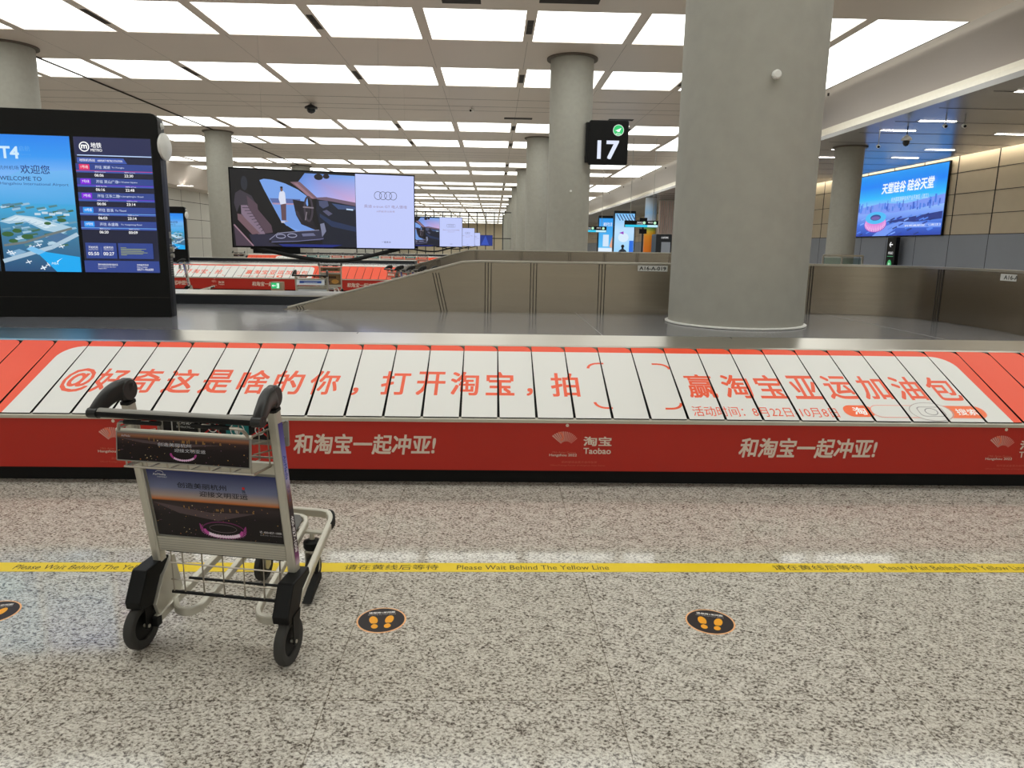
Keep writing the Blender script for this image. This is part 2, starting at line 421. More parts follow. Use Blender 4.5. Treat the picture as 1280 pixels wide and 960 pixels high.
# left and right lower soffits, cove, walls
b = MB()
YS = (YB, YF)
def strip(pts, mt):
    for (xa, za), (xb, zb) in zip(pts[:-1], pts[1:]): b.poly([(xa, YB, za), (xb, YB, zb), (xb, YF, zb), (xa, YF, za)], mt)
strip([(13.25, 6.42), (13.3, 6.30), (13.3, 5.98), (13.05, 5.94)], M_cove)
strip([(13.05, 5.94), (12.98, 6.05), (12.94, 6.05), (12.94, 5.90), (13.35, 5.90)], M_soffit)
strip([(13.35, 5.90), (20.95, 5.90), (20.95, 6.12), (21.3, 6.12)], M_soffit)
for q_ in range(0, 34): b.box(13.4, 20.9, 20 + q_ * 2.4, 20.025 + q_ * 2.4, 5.893, 5.899, M_groove)
for q_ in range(1, 8): b.box(12.2 + .0, 12.26, 19 + q_ * BAY / 2, 19.03 + q_ * BAY / 2, 7.2, 7.3, M_groove)
struct(b.build('ceiling_right', fix=False))
b = MB(); V_ = []; pr = smooth_path([(12.1, 7.4), (12.45, 7.31), (12.8, 7.06), (13.05, 6.75), (13.25, 6.42)], 4)
for y_ in YS: V_ += [(x_, y_, z_) for x_, z_ in pr]
n_ = len(pr); b.faces(V_, [(i, i + 1, n_ + i + 1, n_ + i) for i in range(n_ - 1)], M_curve); struct(b.build('ceiling_curve', None, True, fix=False))
b = MB(); b.box(13.06, 13.16, YB + 1, 150, 5.955, 5.975, M_cove_led)
tag(b.build('cove_light_strip'), 'hidden warm white light strip glowing along the ceiling cove', 'light strip', None, 'thing')
b = MB(); b.box(21.0, 21.08, 5, 90, 6.06, 6.085, M_wall_led)
tag(b.build('wall_light_strip'), 'warm light strip washing the top of the beige wall', 'light strip', None, 'thing')
b = MB(); strip([(-24.2, 7.46), (-24.2, 7.4), (-25.2, 5.9), (-27, 5.9)], M_ceil); struct(b.build('ceiling_left', fix=False))

b = MB()
b.box(21.3, 21.5, YB, YF, 0, 7.5, M_beige)
b.box(21.27, 21.3, YB, YF, 0, 2.41, M_bluegrey)
for i in range(60):
    y = 14.6 + i * 2.7; b.box(21.285, 21.302, y, y + .05, 2.41, 6.1, M_groove)
    b.box(21.26, 21.272, y, y + .015, 0, 2.41, M_groove)
for z in (3.3, 4.25, 5.2): b.box(21.29, 21.304, 5, 160, z, z + .025, M_groove)
b.box(21.285, 21.31, 5, YF, 2.40, 2.44, M_groove)
struct(b.build('wall_right'))
b = MB(); b.box(-27.2, -27, YB, YF, 0, 7.5, M_wall)
for z in (1.8, 3.4, 4.9): b.box(-27.01, -26.995, 10, 160, z, z + .04, M_groove)
for i in range(24): b.box(-27.01, -26.995, 20 + i * 4, 20.04 + i * 4, 0, 5.9, M_groove)
struct(b.build('wall_left'))
b = MB(); b.box(XL, XR, YF, YF + .2, 0, 7.5, M_beige); struct(b.build('wall_far'))
b = MB(); b.box(XL, XR, YB - .2, YB, 0, 7.5, M_wall); struct(b.build('wall_behind'))

# far partition of glass in a dark steel frame
pt = thing('glass_partition', 'tall dark-framed glass partition across the far end of the hall', 'partition', (0, 85, 0))
gm, gt, gb = nt('partition_glass'); gb.inputs['Transmission Weight'].default_value = 1.0; gb.inputs['Roughness'].default_value = 0.0; gb.inputs['IOR'].default_value = 1.01
gb.inputs['Base Color'].default_value = (0.95, 0.97, 0.96, 1)
b = MB(); b.box(-16, 2.0, -.01, .01, .05, 5.3, gm); b.build('pane', pt)
for i in range(19):
    b = MB(); x = -16 + i * 1.0; b.box(x - .05, x + .05, -.06, .06, 0, 5.4, M_darkgrey); b.build('mullion', pt)
for z in (2.4, 5.35):
    b = MB(); b.box(-16, 2.0, -.05, .05, z - .05, z + .05, M_darkgrey); b.build('rail', pt)

# ================================================================== COLUMNS
def column(x, y, r, z0, z1, label, group):
    t = thing('concrete_column', label, 'column', (x, y, z0), 0, group)
    q = MB(); q.lathe([(r, 0.012), (r, z1 - z0)], (0, 0, 0), (0, 0, 1), M_concrete, 64); q.build('shaft', t, True)
    q = MB(); q.lathe([(r + .006, 0.0), (r + .03, .004), (r + .03, .014), (r + .006, .02)], (0, 0, 0), (0, 0, 1), M_whitepl, 64); q.build('base_trim', t, True)
    q = MB(); q.lathe([(r + .005, z1 - z0 - .05), (r + .12, z1 - z0 - .05), (r + .12, z1 - z0 - .002), (r + .005, z1 - z0 - .002)], (0, 0, 0), (0, 0, 1), M_collar, 64); q.build('ceiling_collar', t, True)
    return t
DECK = 0.885
column(2.385, 7.0, .642, DECK, H, 'massive grey concrete column standing on the near carousel deck', 'right row of columns')
RL = ['grey concrete column behind the black 17 sign', 'grey concrete column just left of and behind the one with the sign', 'fourth grey concrete column back in the right-hand row', 'fifth grey concrete column back in the right-hand row',
      'sixth grey concrete column back in the right-hand row', 'seventh grey concrete column back in the right-hand row', 'eighth grey concrete column back in the right-hand row', 'ninth grey concrete column back in the right-hand row', 'tenth grey concrete column back in the right-hand row']
for i, l in enumerate(RL): column(2.40, 7.0 + BAY * (i + 1), .68, 0, H, l, 'right row of columns')
LL = ['grey concrete column rising behind the black information totem at the left edge', 'grey concrete column beside the left end of the hanging car advert', 'grey concrete column whose top shows above the hanging car advert']
for i, l in enumerate(LL): column(-15.0, 23.9 + BAY * i, .68, 0, H, l, 'left row of columns')
column(14.9, 30.9, .57, 0, 5.9, 'grey column standing in front of the blue wall screen at right', None)
def sensor(loc, n, label, r=.055):
    q = MB(); q.lathe([(r * .75, 0), (r, .02), (r, .05), (r * .7, .062)], (0, 0, 0), n, M_whitepl, 20); o = q.build('wall_sensor', None, True, loc=loc)
    tag(o, label, 'sensor', 'round sensors on the columns', 'thing')
sensor((2.36, 6.36, 3.05), (0, -1, 0), 'round white sensor knob on the massive front column', .038)
sensor((2.40, 23.22, 3.32), (0, -1, 0), 'small white sensor on the column behind the 17 sign', .035)

# ================================================================== BAGGAGE CAROUSEL
CX0, CX1 = -4.95, 6.4
Y0, Z0, Y1, Z1 = 4.6, 0.463, 5.41, 0.835
SL = math.hypot(Y1 - Y0, Z1 - Z0); SV = Vector((0, (Y1 - Y0) / SL, (Z1 - Z0) / SL))
ORANGE = C(240, 82, 48); SLATWHITE = C(226, 225, 222); TXTRED = C(240, 96, 62)
art = Art()
# white field with rounded upper corners, prints across the slats
wf = [(-3.20, 0.0), (3.535, 0.0)]
for i in range(9):
    a = math.radians(90 * i / 8); wf.append((3.50 - .16 + .16 * math.cos(a), .815 - .16 + .16 * math.sin(a)))
for i in range(9):
    a = math.radians(90 + 90 * i / 8); wf.append((-3.18 + .16 + .16 * math.cos(a), .815 - .16 + .16 * math.sin(a)))
art.poly(wf, SLATWHITE)
for ch, x, s_ in [('@', -2.882, .385), ('好', -2.661, .385), ('奇', -2.421, .385), ('这', -2.174, .385), ('是', -1.924, .385), ('啥', -1.673, .385), ('的', -1.429, .385), ('你', -1.179, .385),
                  ('打', -.682, .392), ('开', -.433, .392), ('淘', -.196, .395), ('宝', .053, .398), ('拍', .513, .392), ('赢', 1.483, .396), ('淘', 1.741, .396), ('宝', 1.984, .397),
                  ('亚', 2.232, .395), ('运', 2.484, .397), ('加', 2.734, .398), ('油', 2.982, .396), ('包', 3.236, .394)]:
    art.k = 1; art.text(ch, x, s_, .285, TXTRED, w=.2, bold=.018)
for x, s_ in ((-.952, .285), (.26, .30)): art.text('，', x, s_, .09, TXTRED, w=.045, bold=.02)
for cx, cy, a0 in ((.775, .60, 90), (1.225, .60, 0), (.78, .19, 180), (1.225, .19, 270)):     # scan-frame corners
    art.ring(cx, cy, .085, .075, .02, TXTRED, 10, math.radians(a0), math.radians(a0 + 90))
art.line([(.775, .666), (.82, .666)], .02, TXTRED); art.line([(1.18, .666), (1.225, .666)], .02, TXTRED)
art.line([(.78, .124), (.82, .124)], .02, TXTRED); art.line([(1.18, .124), (1.225, .124)], .02, TXTRED)
art.text('活动时间：8月22日-10月8日', 1.86, .10, .11, TXTRED, w=1.0, bold=.004)
art.rrect(2.41, .055, 2.62, .185, .06, C(250, 110, 60)); art.text('淘', 2.52, .12, .085, WHITE, w=.09, bold=.02)
art.rrect(2.60, .05, 3.4, .19, .065, C(246, 150, 130)); art.rrect(2.605, .056, 3.395, .184, .06, SLATWHITE)
art.rrect(3.02, .056, 3.395, .184, .06, C(250, 120, 70)); art.text('搜索', 3.27, .12, .07, WHITE, w=.15, bold=.01)
art.ell(3.02, .12, .14, .10, SLATWHITE); art.ring(3.02, .12, .15, .105, .006, C(180, 172, 170)); art.rrect(2.93, .065, 3.11, .175, .03, C(170, 165, 165)); art.rrect(2.937, .072, 3.103, .168, .028, SLATWHITE)
art.ring(3.02, .12, .045, .04, .007, C(150, 148, 148))

car = thing('baggage_carousel', 'near baggage carousel with red front and white lettered sloping slats', 'baggage carousel', (0, 0, 0), 0, 'baggage carousels')
b = MB(); b.prism([(4.66, .114), (4.66, .42), (5.42, .79), (5.80, .83), (9.0, .83), (9.0, .114)], (0, 0, 0), (0, 1, 0), (0, 0, 1), (1, 0, 0), CX0 + .02, CX1 - .02, M_body); b.build('body', car)
b = MB(); b.box(CX0 + .05, CX1 - .05, 4.69, 8.95, 0.0, .118, M_blacksoft); b.build('kick_plate', car)
b = MB(); b.prism([(4.655, .40), (4.645, .452), (5.40, .80), (5.42, .79)], (0, 0, 0), (0, 1, 0), (0, 0, 1), (1, 0, 0), CX0, CX1, M_blacksoft); b.build('slat_bed', car)
b = MB(); b.box(CX0, CX1, 4.6, 4.63, .114, .448, M_redface)
fa = Art(); GREYTXT = C(222, 205, 190); FADE = C(226, 120, 95)
for i in range(-1, 3):
    dx = i * 2.985; fa.k = 0
    fa.text('和淘宝一起冲亚!', -.845 + dx, .287, .140, GREYTXT, w=.945, bold=.024, shear=.16)
    # fan shaped games emblem, divider, shop name
    ex = .497 + dx; ey = .275
    for j in range(14):
        a0, a1 = math.radians(140 - j * 7.2), math.radians(140 - j * 7.2 - 5.2); r0, r1 = .045, .125 - .002 * j
        t_ = j / 13.0; cc = tuple(GREYTXT[q] * (.55 - .3 * t_) + lin((205, 36, 20)[q]) * (.45 + .3 * t_) for q in range(3)) + (1,)
        fa.k = 1; fa.add([(ex + r0 * math.cos(a0), ey + r0 * math.sin(a0)), (ex + r1 * math.cos(a0), ey + r1 * math.sin(a0)), (ex + r1 * math.cos(a1), ey + r1 * math.sin(a1)), (ex + r0 * math.cos(a1), ey + r0 * math.sin(a1))], cc)
    fa.line([(ex - .055, ey + .105), (ex - .03, ey + .10), (ex - .02, ey + .07), (ex - .035, ey + .05)], .012, FADE)
    fa.ell(ex + .005, ey + .155, .011, .011, GREYTXT, 12)
    fa.text('19th Asian Games', ex - .012, .243, .014, C(205, 110, 88), w=.16)
    fa.text('Hangzhou 2022', ex - .018, .222, .022, GREYTXT, w=.185, bold=.012)
    fa.rect(ex + .105, .215, ex + .108, .40, C(180, 60, 42))
    fa.text('淘宝', .708 + dx, .322, .066, GREYTXT, w=.19, bold=.024); fa.text('Taobao', .708 + dx, .255, .042, GREYTXT, w=.185, bold=.02)
    fa.text('杭州亚运会官方合作伙伴', .59 + dx, .176, .016, C(205, 100, 80), w=.24); fa.text('Official Prestige Partner of Hangzhou Asian Games', .58 + dx, .152, .013, C(200, 92, 72), w=.37)
fa.into(b, (0, 4.6, 0), (1, 0, 0), (0, 0, 1), M_print, 0.0001, 0.0006); b.build('front_panel', car, fix=False)
b = MB(); b.prism([(4.592, .446), (4.592, .466), (4.612, .474), (4.632, .474), (4.632, .446)], (0, 0, 0), (0, 1, 0), (0, 0, 1), (1, 0, 0), CX0, CX1, M_alu); b.build('nose_strip', car)
# slats
SN = Vector((1, 0, 0)).cross(SV); pitch = 0.2543; x = -3.009 - pitch * 7
while x < CX1 - pitch:
    xa, xb, rr = x + .008, x + pitch - .010, .06
    hull = [(xa, .012), (xb, .012)] + [(xb - rr + rr * math.cos(math.radians(a)), SL - .004 - rr + rr * math.sin(math.radians(a))) for a in (0, 22, 45, 68, 90)] + [(xa - .012, SL - .004)]
    b = MB(); b.prism(hull, (0, Y0, Z0), (1, 0, 0), SV, SN, .001, .012, M_blacksoft)
    sa = art.clipped(hull); sa.items.insert(0, (hull, ORANGE, 0)); sa.into(b, Vector((0, Y0, Z0)) + SN * .012, (1, 0, 0), SV, M_print, 0.0001, 0.0004)
    b.build('slat', car, fix=False); x += pitch
b = MB(); b.prism([(5.405, .80), (5.405, .845), (5.43, .853), (5.80, .889), (5.82, .885), (5.82, .84)], (0, 0, 0), (0, 1, 0), (0, 0, 1), (1, 0, 0), CX0, CX1, M_steelrim)
for xs in (-4.2, -1.1, 1.95, 5.0): b.prism([(5.41, .8462), (5.80, .8895), (5.80, .8898), (5.41, .8465)], (0, 0, 0), (0, 1, 0), (0, 0, 1), (1, 0, 0), xs, xs + .006, M_groove)
b.build('inner_rim', car)
b = MB(); b.box(CX0, CX1, 5.81, 8.32, .835, DECK, M_deck)
for xs in (-4.9, -2.0, .9, 3.8): b.box(xs, xs + .006, 5.82, 8.3, DECK - .001, DECK + .0008, M_grey)
b.build('deck', car)
b = MB(); b.box(CX0, CX1, 8.30, 9.02, .84, .985, M_darkgrey); b.box(CX0, CX1, 8.305, 9.05, .985, 1.0, M_steelrim); b.build('back_rim', car)
dup(car, (-9.3, 18.3, 0), 0, 'second red carousel, seen beyond the deck below the hanging car advert', 'baggage carousels')
dup(car, (-9.3, 36.6, 0), 0, 'third carousel, a thin strip just under the hanging car advert', 'baggage carousels')

# stainless baffles on the deck
def baffle(name, outline, y0, th, label, joints, y_lab=None):
    t = thing(name, label, 'steel barrier', (0, y0, 0), 0, 'stainless barriers')
    q = MB(); q.prism(outline, (0, 0, 0), (1, 0, 0), (0, 0, 1), (0, 1, 0), 0, th, M_steel); q.build('panel', t)
    for (xb_, zb_, xt_, zt_) in joints:
        q = MB()
        for d_ in (-.032, 0, .032): q.prism([(xb_ + d_ - .004, zb_), (xb_ + d_ + .004, zb_), (xt_ + d_ + .004, zt_), (xt_ + d_ - .004, zt_)], (0, 0, 0), (1, 0, 0), (0, 0, 1), (0, 1, 0), -.003, .002, M_groove)
        q.build('joint_cover', t)
    return t
t = baffle('steel_barrier', [(-2.28, DECK), (2.38, DECK), (2.38, 1.42), (-.14, 1.42), (-.34, 1.413), (-2.20, .905)], 7.77, .05, 'brushed steel barrier with sloping left end behind the massive column',
           [(-.535, DECK, -.625, 1.30), (-2.08, DECK, -2.10, .925), (-.06, DECK, -.06, 1.42), (.43, DECK, .43, 1.42), (1.17, DECK, 1.17, 1.42)])
b = MB(); b.bar([(-2.22, .025, .905), (-.34, .025, 1.42), (-.14, .025, 1.43), (2.38, .025, 1.432)], .075, .022, M_steelrim); b.build('top_rail', t)
def plate(parent, O, ax, wd, ht, body, tw):
    q = MB(); a_ = Art(); a_.rect(0, 0, wd, ht, C(214, 214, 212)); a_.text(body, wd / 2, ht / 2, ht * .62, C(15, 15, 15), w=tw, bold=.02)
    q.prism([(0, 0), (wd, 0), (wd, ht), (0, ht)], O, ax, (0, 0, 1), Vector(ax).cross(Vector((0, 0, 1))), 0, .002, M_whitepl); a_.into(q, Vector(O) + Vector(ax).cross(Vector((0, 0, 1))) * .002, ax, (0, 0, 1), M_print, .0003, .0003)
    o = q.build('number_plate', parent, fix=False); o['label'] = 'white plate with black number'; return o
plate(t, (1.555, -.004, 1.352), (1, 0, 0), .325, .062, 'A16-A-019', .29)
t = baffle('steel_barrier', [(-2.1, 0), (5.6, 0), (5.6, 1.46), (-.5, 1.46), (-.7, 1.45), (-1.99, 1.07), (-2.1, 1.03)], 18.6, .06, 'farther steel barrier, pale top line above the near one',
           [(-1.3, 0, -1.42, 1.22)] + [(q_, 0, q_, 1.46) for q_ in (-.45, .7, 1.95, 2.85, 3.7, 4.55)])
b = MB(); b.bar([(-2.1, .03, 1.045), (-1.99, .03, 1.085), (-.7, .03, 1.46), (-.5, .03, 1.475), (5.6, .03, 1.475)], .09, .03, M_steelrim); b.build('top_rail', t)
# right-hand curved barrier
path = [(2.62, 8.13), (3.4, 8.16), (3.85, 8.16), (4.2, 8.11), (4.45, 7.97), (4.62, 7.75), (4.72, 7.45), (4.78, 7.05), (4.79, 6.7), (4.77, 6.4), (4.73, 6.1), (4.68, 5.85)]
sp = smooth_path(path)
t = thing('steel_barrier', 'curved brushed steel barrier right of the massive column, bending towards the camera', 'steel barrier', (0, 0, 0), 0, 'stainless barriers')
b = MB(); b.sweep([(x_, y_, DECK + .275) for x_, y_ in sp], [(-.03, -.273), (.03, -.273), (.03, .275), (-.03, .275)], M_steel); b.build('panel', t, True)
b = MB(); b.sweep([(x_, y_, 1.442) for x_, y_ in sp], [(-.045, -.012), (.045, -.012), (.045, .012), (-.045, .012)], M_steelrim); b.build('top_rail', t, True)
def on_path(i):
    p = Vector((sp[i][0], sp[i][1], 0)); q_ = Vector((sp[min(i + 1, len(sp) - 1)][0], sp[min(i + 1, len(sp) - 1)][1], 0)); d_ = (q_ - p).normalized(); return p, d_, Vector((d_.y, -d_.x, 0))
for i, w_ in ((7, .07), (30, .07)):
    p, d_, n_ = on_path(i); q = MB()
    q.prism([(-w_ / 2, DECK), (w_ / 2, DECK), (w_ / 2, 1.43), (-w_ / 2, 1.43)], p, d_, (0, 0, 1), n_, .028, .034, M_steel)
    for dd in (-.03, 0, .03): q.prism([(dd - .006, DECK), (dd + .006, DECK), (dd + .006, 1.43), (dd - .006, 1.43)], p, d_, (0, 0, 1), n_, .03, .037, M_groove)
    q.build('joint_cover', t)
p, d_, n_ = on_path(41)
plate(t, p + n_ * .033 + Vector((0, 0, 1.355)), d_, .30, .062, 'A16-A', .2)

# ================================================================== INFORMATION TOTEM (black, with screens)
TW, TB, TT, TD = 2.2, 0.0, 1.825, .2
def totem(loc, rz, label, group, flip=False):
    t = thing('information_totem', label, 'information totem', loc, rz, group)
    q = MB(); pts = [(-TW, 0.0), (.0, 0.0), (.0, TT - .06)] + [(-.06 + .06 * math.cos(math.radians(a)), TT - .06 + .06 * math.sin(math.radians(a))) for a in (0, 30, 60, 90)] + [(-TW + .06 + .06 * math.cos(math.radians(a)), TT - .06 + .06 * math.sin(math.radians(a))) for a in (90, 120, 150, 180)]
    q.prism(pts, (0, 0, 0), (1, 0, 0), (0, 0, 1), (0, -1, 0), -.085, 0, M_black); q.build('front_housing', t, bevel=.004)
    q = MB(); q.prism([(a * 1.0 if a > -2 else a + .03, z) for a, z in [(p_[0] - .012 if p_[0] > -1 else p_[0] + .012, p_[1]) for p_ in pts]], (0, 0, 0), (1, 0, 0), (0, 0, 1), (0, -1, 0), -.2, -.086, M_darkgrey); q.build('rear_housing', t, bevel=.004)
    q = MB(); q.box(-TW + .004, -.004, -.003, .002, .0, .18, M_black); q.box(-TW, 0, -.002, .001, .183, .187, M_groove); q.build('base_cover', t)
    # screens
    def scr(x0, a_):
        s_ = MB(); s_.box(x0 - .004, x0 + .654, -.004, .004, .41, 1.608, M_greyglass); a_.into(s_, (x0, -.0042, .414), (1, 0, 0), (0, 0, 1), M_scr, .00012, .0004); o = s_.build('screen', t, fix=False); return o
    W_, H_ = .645, 1.188
    a = Art(); a.grad(0, 0, W_, H_, [(0, C(34, 74, 116)), (.30, C(62, 124, 160)), (.48, C(60, 165, 215)), (.60, C(70, 160, 235)), (.72, C(120, 180, 245)), (.85, C(50, 150, 240)), (1, C(30, 130, 235))])
    a.poly([(0, .80), (.12, .84), (.25, .90), (.36, .92), (.48, .885), (.6, .90), (W_, .87), (W_, .60), (0, .60)], [C(110, 180, 240)] * 7 + [C(70, 165, 225)] * 2)
    rnd = random.Random(4)
    for i in range(70):       # aerial view: runway grass, roofs, roads, aircraft
        x_, y_ = rnd.random() * .58, .22 + rnd.random() * .36; a.poly([(x_, y_), (x_ + .07, y_ + .015), (x_ + .06, y_ + .03), (x_ - .01, y_ + .018)], rnd.choice([C(78, 128, 138), C(150, 188, 212), C(62, 104, 84), C(98, 150, 176), C(176, 206, 224), C(84, 132, 160)]))
    a.poly([(0, .44), (.14, .50), (.30, .485), (.60, .40), (.52, .34), (.36, .37), (.22, .44), (.08, .42)], C(168, 202, 222)); a.poly([(.04, .445), (.15, .49), (.28, .475), (.48, .41), (.38, .385), (.22, .45)], C(205, 226, 238))
    for i in range(7): a.line([(.16 + i * .05, .475 - i * .012), (.08 + i * .055, .435 - i * .006)], .004, C(150, 185, 210))
    for i in range(5): a.rect(.30 + i * .06, .50 + .012 * (i % 2), .35 + i * .06, .52 + .012 * (i % 2), C(190, 214, 230))
    a.poly([(.03, .16), (.14, .20), (.20, .175), (.08, .13)], C(120, 165, 200)); a.poly([(.36, .30), (.50, .35), (.60, .31), (.46, .26)], C(70, 110, 150))
    for x_, y_, r_ in ((.06, .33, .05), (.14, .36, .04), (.22, .31, .05), (.10, .27, .04), (.40, .43, .03), (.52, .46, .04)): a.ell(x_, y_, r_, r_ * .45, C(52, 96, 52), 12)
    a.line([(0, .09), (.16, .14), (.42, .22), (W_, .34)], .035, C(170, 196, 215)); a.line([(.02, .23), (.2, .26), (.4, .33), (.6, .39)], .02, C(110, 120, 120))
    for i in range(11):
        x_, y_ = .04 + rnd.random() * .55, .03 + rnd.random() * .24; a.line([(x_ - .025, y_ - .008), (x_ + .025, y_ + .008)], .008, C(225, 235, 245)); a.line([(x_ - .012, y_ + .018), (x_ + .01, y_ - .016)], .007, C(225, 235, 245))
    a.poly([(.27, .19), (W_, .135), (W_, 0), (.44, 0)], C(18, 168, 240)); a.poly([(.20, .20), (.30, .15), (.36, .18), (.25, .225)], C(120, 190, 235))
    a.text('MIA', .43, .075, .022, C(190, 230, 250), w=.06, shear=.2, bold=.02); a.poly([(.445, .095), (.50, .125), (.465, .10), (.455, .085)], C(230, 250, 255))
    a.text('T4', .148, 1.035, .105, C(205, 232, 252), w=.16, bold=.03); a.text('启航', .275, 1.07, .045, C(90, 165, 240)); a.text('Opening', .275, 1.02, .02, C(80, 158, 238), w=.1)
    a.text('杭州机场', .13, .905, .034, C(30, 70, 130), w=.165); a.text('欢迎您', .345, .895, .075, C(28, 52, 120), w=.24, bold=.008)
    a.text('WELCOME TO', .05, .815, .036, C(28, 52, 110), w=.34, align='L', bold=.006); a.text('Hangzhou International Airport', .05, .767, .03, C(40, 70, 130), w=.56, align='L')
    scr(-.717 if flip else -1.395, a)
    a = Art(); N1, N2, N3 = C(20, 24, 52), C(44, 66, 140), C(58, 86, 170)
    a.rect(0, 0, W_, H_, N1); a.rect(0, 1.03, W_, H_, C(30, 36, 78)); a.rect(.02, 1.028, W_, 1.036, C(190, 215, 255))
    a.ring(.085, 1.105, .043, .043, .009, WHITE); a.text('m', .085, 1.105, .034, WHITE, w=.05, bold=.03)
    a.text('地铁', .185, 1.12, .045, WHITE, w=.09, bold=.012); a.text('METRO', .185, 1.078, .024, WHITE, w=.095, bold=.01)
    a.poly([(.015, .965), (.435, .965), (.405, 1.012), (.015, 1.012)], N3); a.text('地铁机场站', .10, .99, .024, WHITE, w=.13); a.text('AIRPORT METRO STATION', .29, .988, .017, WHITE, w=.21)
    rows = [(C(225, 40, 100), '1号线', '开往 湘湖', 'To Xianghu', '06:06', '22:30', C(200, 50, 130)), (C(128, 20, 220), '7号线', '开往 吴山广场', 'To Wushan Square', '06:16', '22:48', C(110, 30, 210)),
            (C(128, 20, 220), '7号线', '开往 江东二路', 'To Jiangdong\'er Road', '06:06', '23:14', C(110, 30, 210)), (C(40, 150, 240), '19号线', '开往 苕溪', 'To Tiaoxi', '06:03', '23:14', C(110, 170, 240)), (C(40, 150, 240), '19号线', '开往 永盛路', 'To Yongsheng Road', '06:20', '00:09', C(110, 170, 240))]
    for i, (cc, ln, zh, en, t1, t2, lc) in enumerate(rows):
        y_ = .945 - i * .125
        a.rect(0, y_ - .045, W_, y_ + .015, N2); a.rect(.0, y_ - .062, W_, y_ - .045, N3); a.rect(0, y_ - .048, W_, y_ - .043, lc); a.rrect(.028, y_ - .038, .115, y_ + .01, .006, cc)
        a.text(ln, .072, y_ - .013, .026, WHITE, w=.06); a.text(zh, .16, y_ - .013, .028, C(225, 235, 255), align='L'); a.text(en, .30 if len(zh) < 6 else .34, y_ - .015, .016, C(225, 235, 255), align='L', w=.014 * len(en) * .75)
        a.text('首班车 First Train', .20, y_ - .054, .010, WHITE, w=.09); a.text('末班车 Last Train', .45, y_ - .054, .010, WHITE, w=.09)
        a.text(t1, .19, y_ - .083, .024, WHITE, w=.075, bold=.01); a.text(t2, .44, y_ - .083, .024, WHITE, w=.075, bold=.01)
    a.rect(.02, .125, .285, .265, N2); a.rect(.30, .125, .60, .265, N2); a.rect(.15, .15, .152, .23, C(110, 130, 190))
    a.text('开始时间', .085, .225, .022, WHITE, w=.08); a.text('结束时间', .215, .225, .022, WHITE, w=.08); a.text('Opening Time', .085, .204, .011, WHITE, w=.08); a.text('Closing Time', .215, .204, .011, WHITE, w=.08)
    a.text('05:50', .085, .168, .03, WHITE, w=.092, bold=.008); a.text('00:27', .215, .168, .03, WHITE, w=.092, bold=.008)
    for i, w_ in enumerate((.05, .22, .18, .2, .23, .19, .05)): a.rect(.32, .222 - i * .011, .32 + w_, .227 - i * .011, C(150, 160, 110))
    a.rect(0, 0, W_, .105, N2); a.text('更多地铁信息请扫描关注', .115, .07, .018, WHITE, w=.17, align='L'); a.text('For more information please follow', .115, .048, .010, WHITE, w=.15, align='L'); a.text('Hangzhou Metro', .115, .033, .010, WHITE, w=.07, align='L')
    a.text('地铁服务热线', .45, .07, .016, WHITE, w=.1, align='L'); a.text('Metro Hotline', .45, .05, .010, WHITE, w=.09, align='L'); a.text('0571-96600', .45, .028, .02, WHITE, w=.14, align='L')
    scr(-1.395 if flip else -.717, a)
    a = Art(); a.grad(0, 0, W_, H_, [(0, C(20, 40, 60)), (.2, C(30, 120, 170)), (.6, C(40, 170, 225)), (1, C(60, 180, 240))]); a.text('欢迎您', .32, .9, .09, WHITE, w=.3); a.text('WELCOME', .32, .78, .05, WHITE, w=.34)
    a.ell(.32, .45, .2, .12, C(120, 210, 240)); a.rect(.1, .2, .54, .3, C(20, 80, 130)); scr(-2.075, a)
    # side: puck, dot, panel details
    q = MB(); q.lathe([(.0, .0), (.105, .0), (.12, .012), (.12, .03), (.09, .045), (.0, .05)], (.0, .09, 1.55), (1, -.12, 0), M_whitepl, 32); o = q.build('wireless_puck', t, True); o['label'] = 'round white antenna puck'
    q = MB(); q.lathe([(.026, 0), (.03, .012), (.02, .03), (0, .034)], (-.012, .10, 1.73), (1, 0, 0), M_whitepl, 20); q.build('side_button', t, True)
    q = MB()
    for i in range(14): q.box(-.013, -.008, .11, .17, .38 + i * .022, .388 + i * .022, M_grey)
    q.build('side_vent', t)
    q = MB(); q.box(-.014, -.006, .12, .17, .73, .79, M_grey); q.lathe([(.025, 0), (.025, .03)], (-.012, .14, .63), (1, 0, 0), M_alu, 16); q.lathe([(.02, 0), (.02, .03)], (-.012, .14, .57), (1, 0, 0), M_alu, 16); q.build('side_lock', t)
    return t
tot = totem((-3.032, 6.80, DECK), math.radians(6.56), 'large black information totem with blue screens on the carousel deck', 'information totems')
totem((-10.45, 25.0, DECK), math.radians(6.56), 'distant black totem with blue screen, right behind the large one', 'information totems', True)

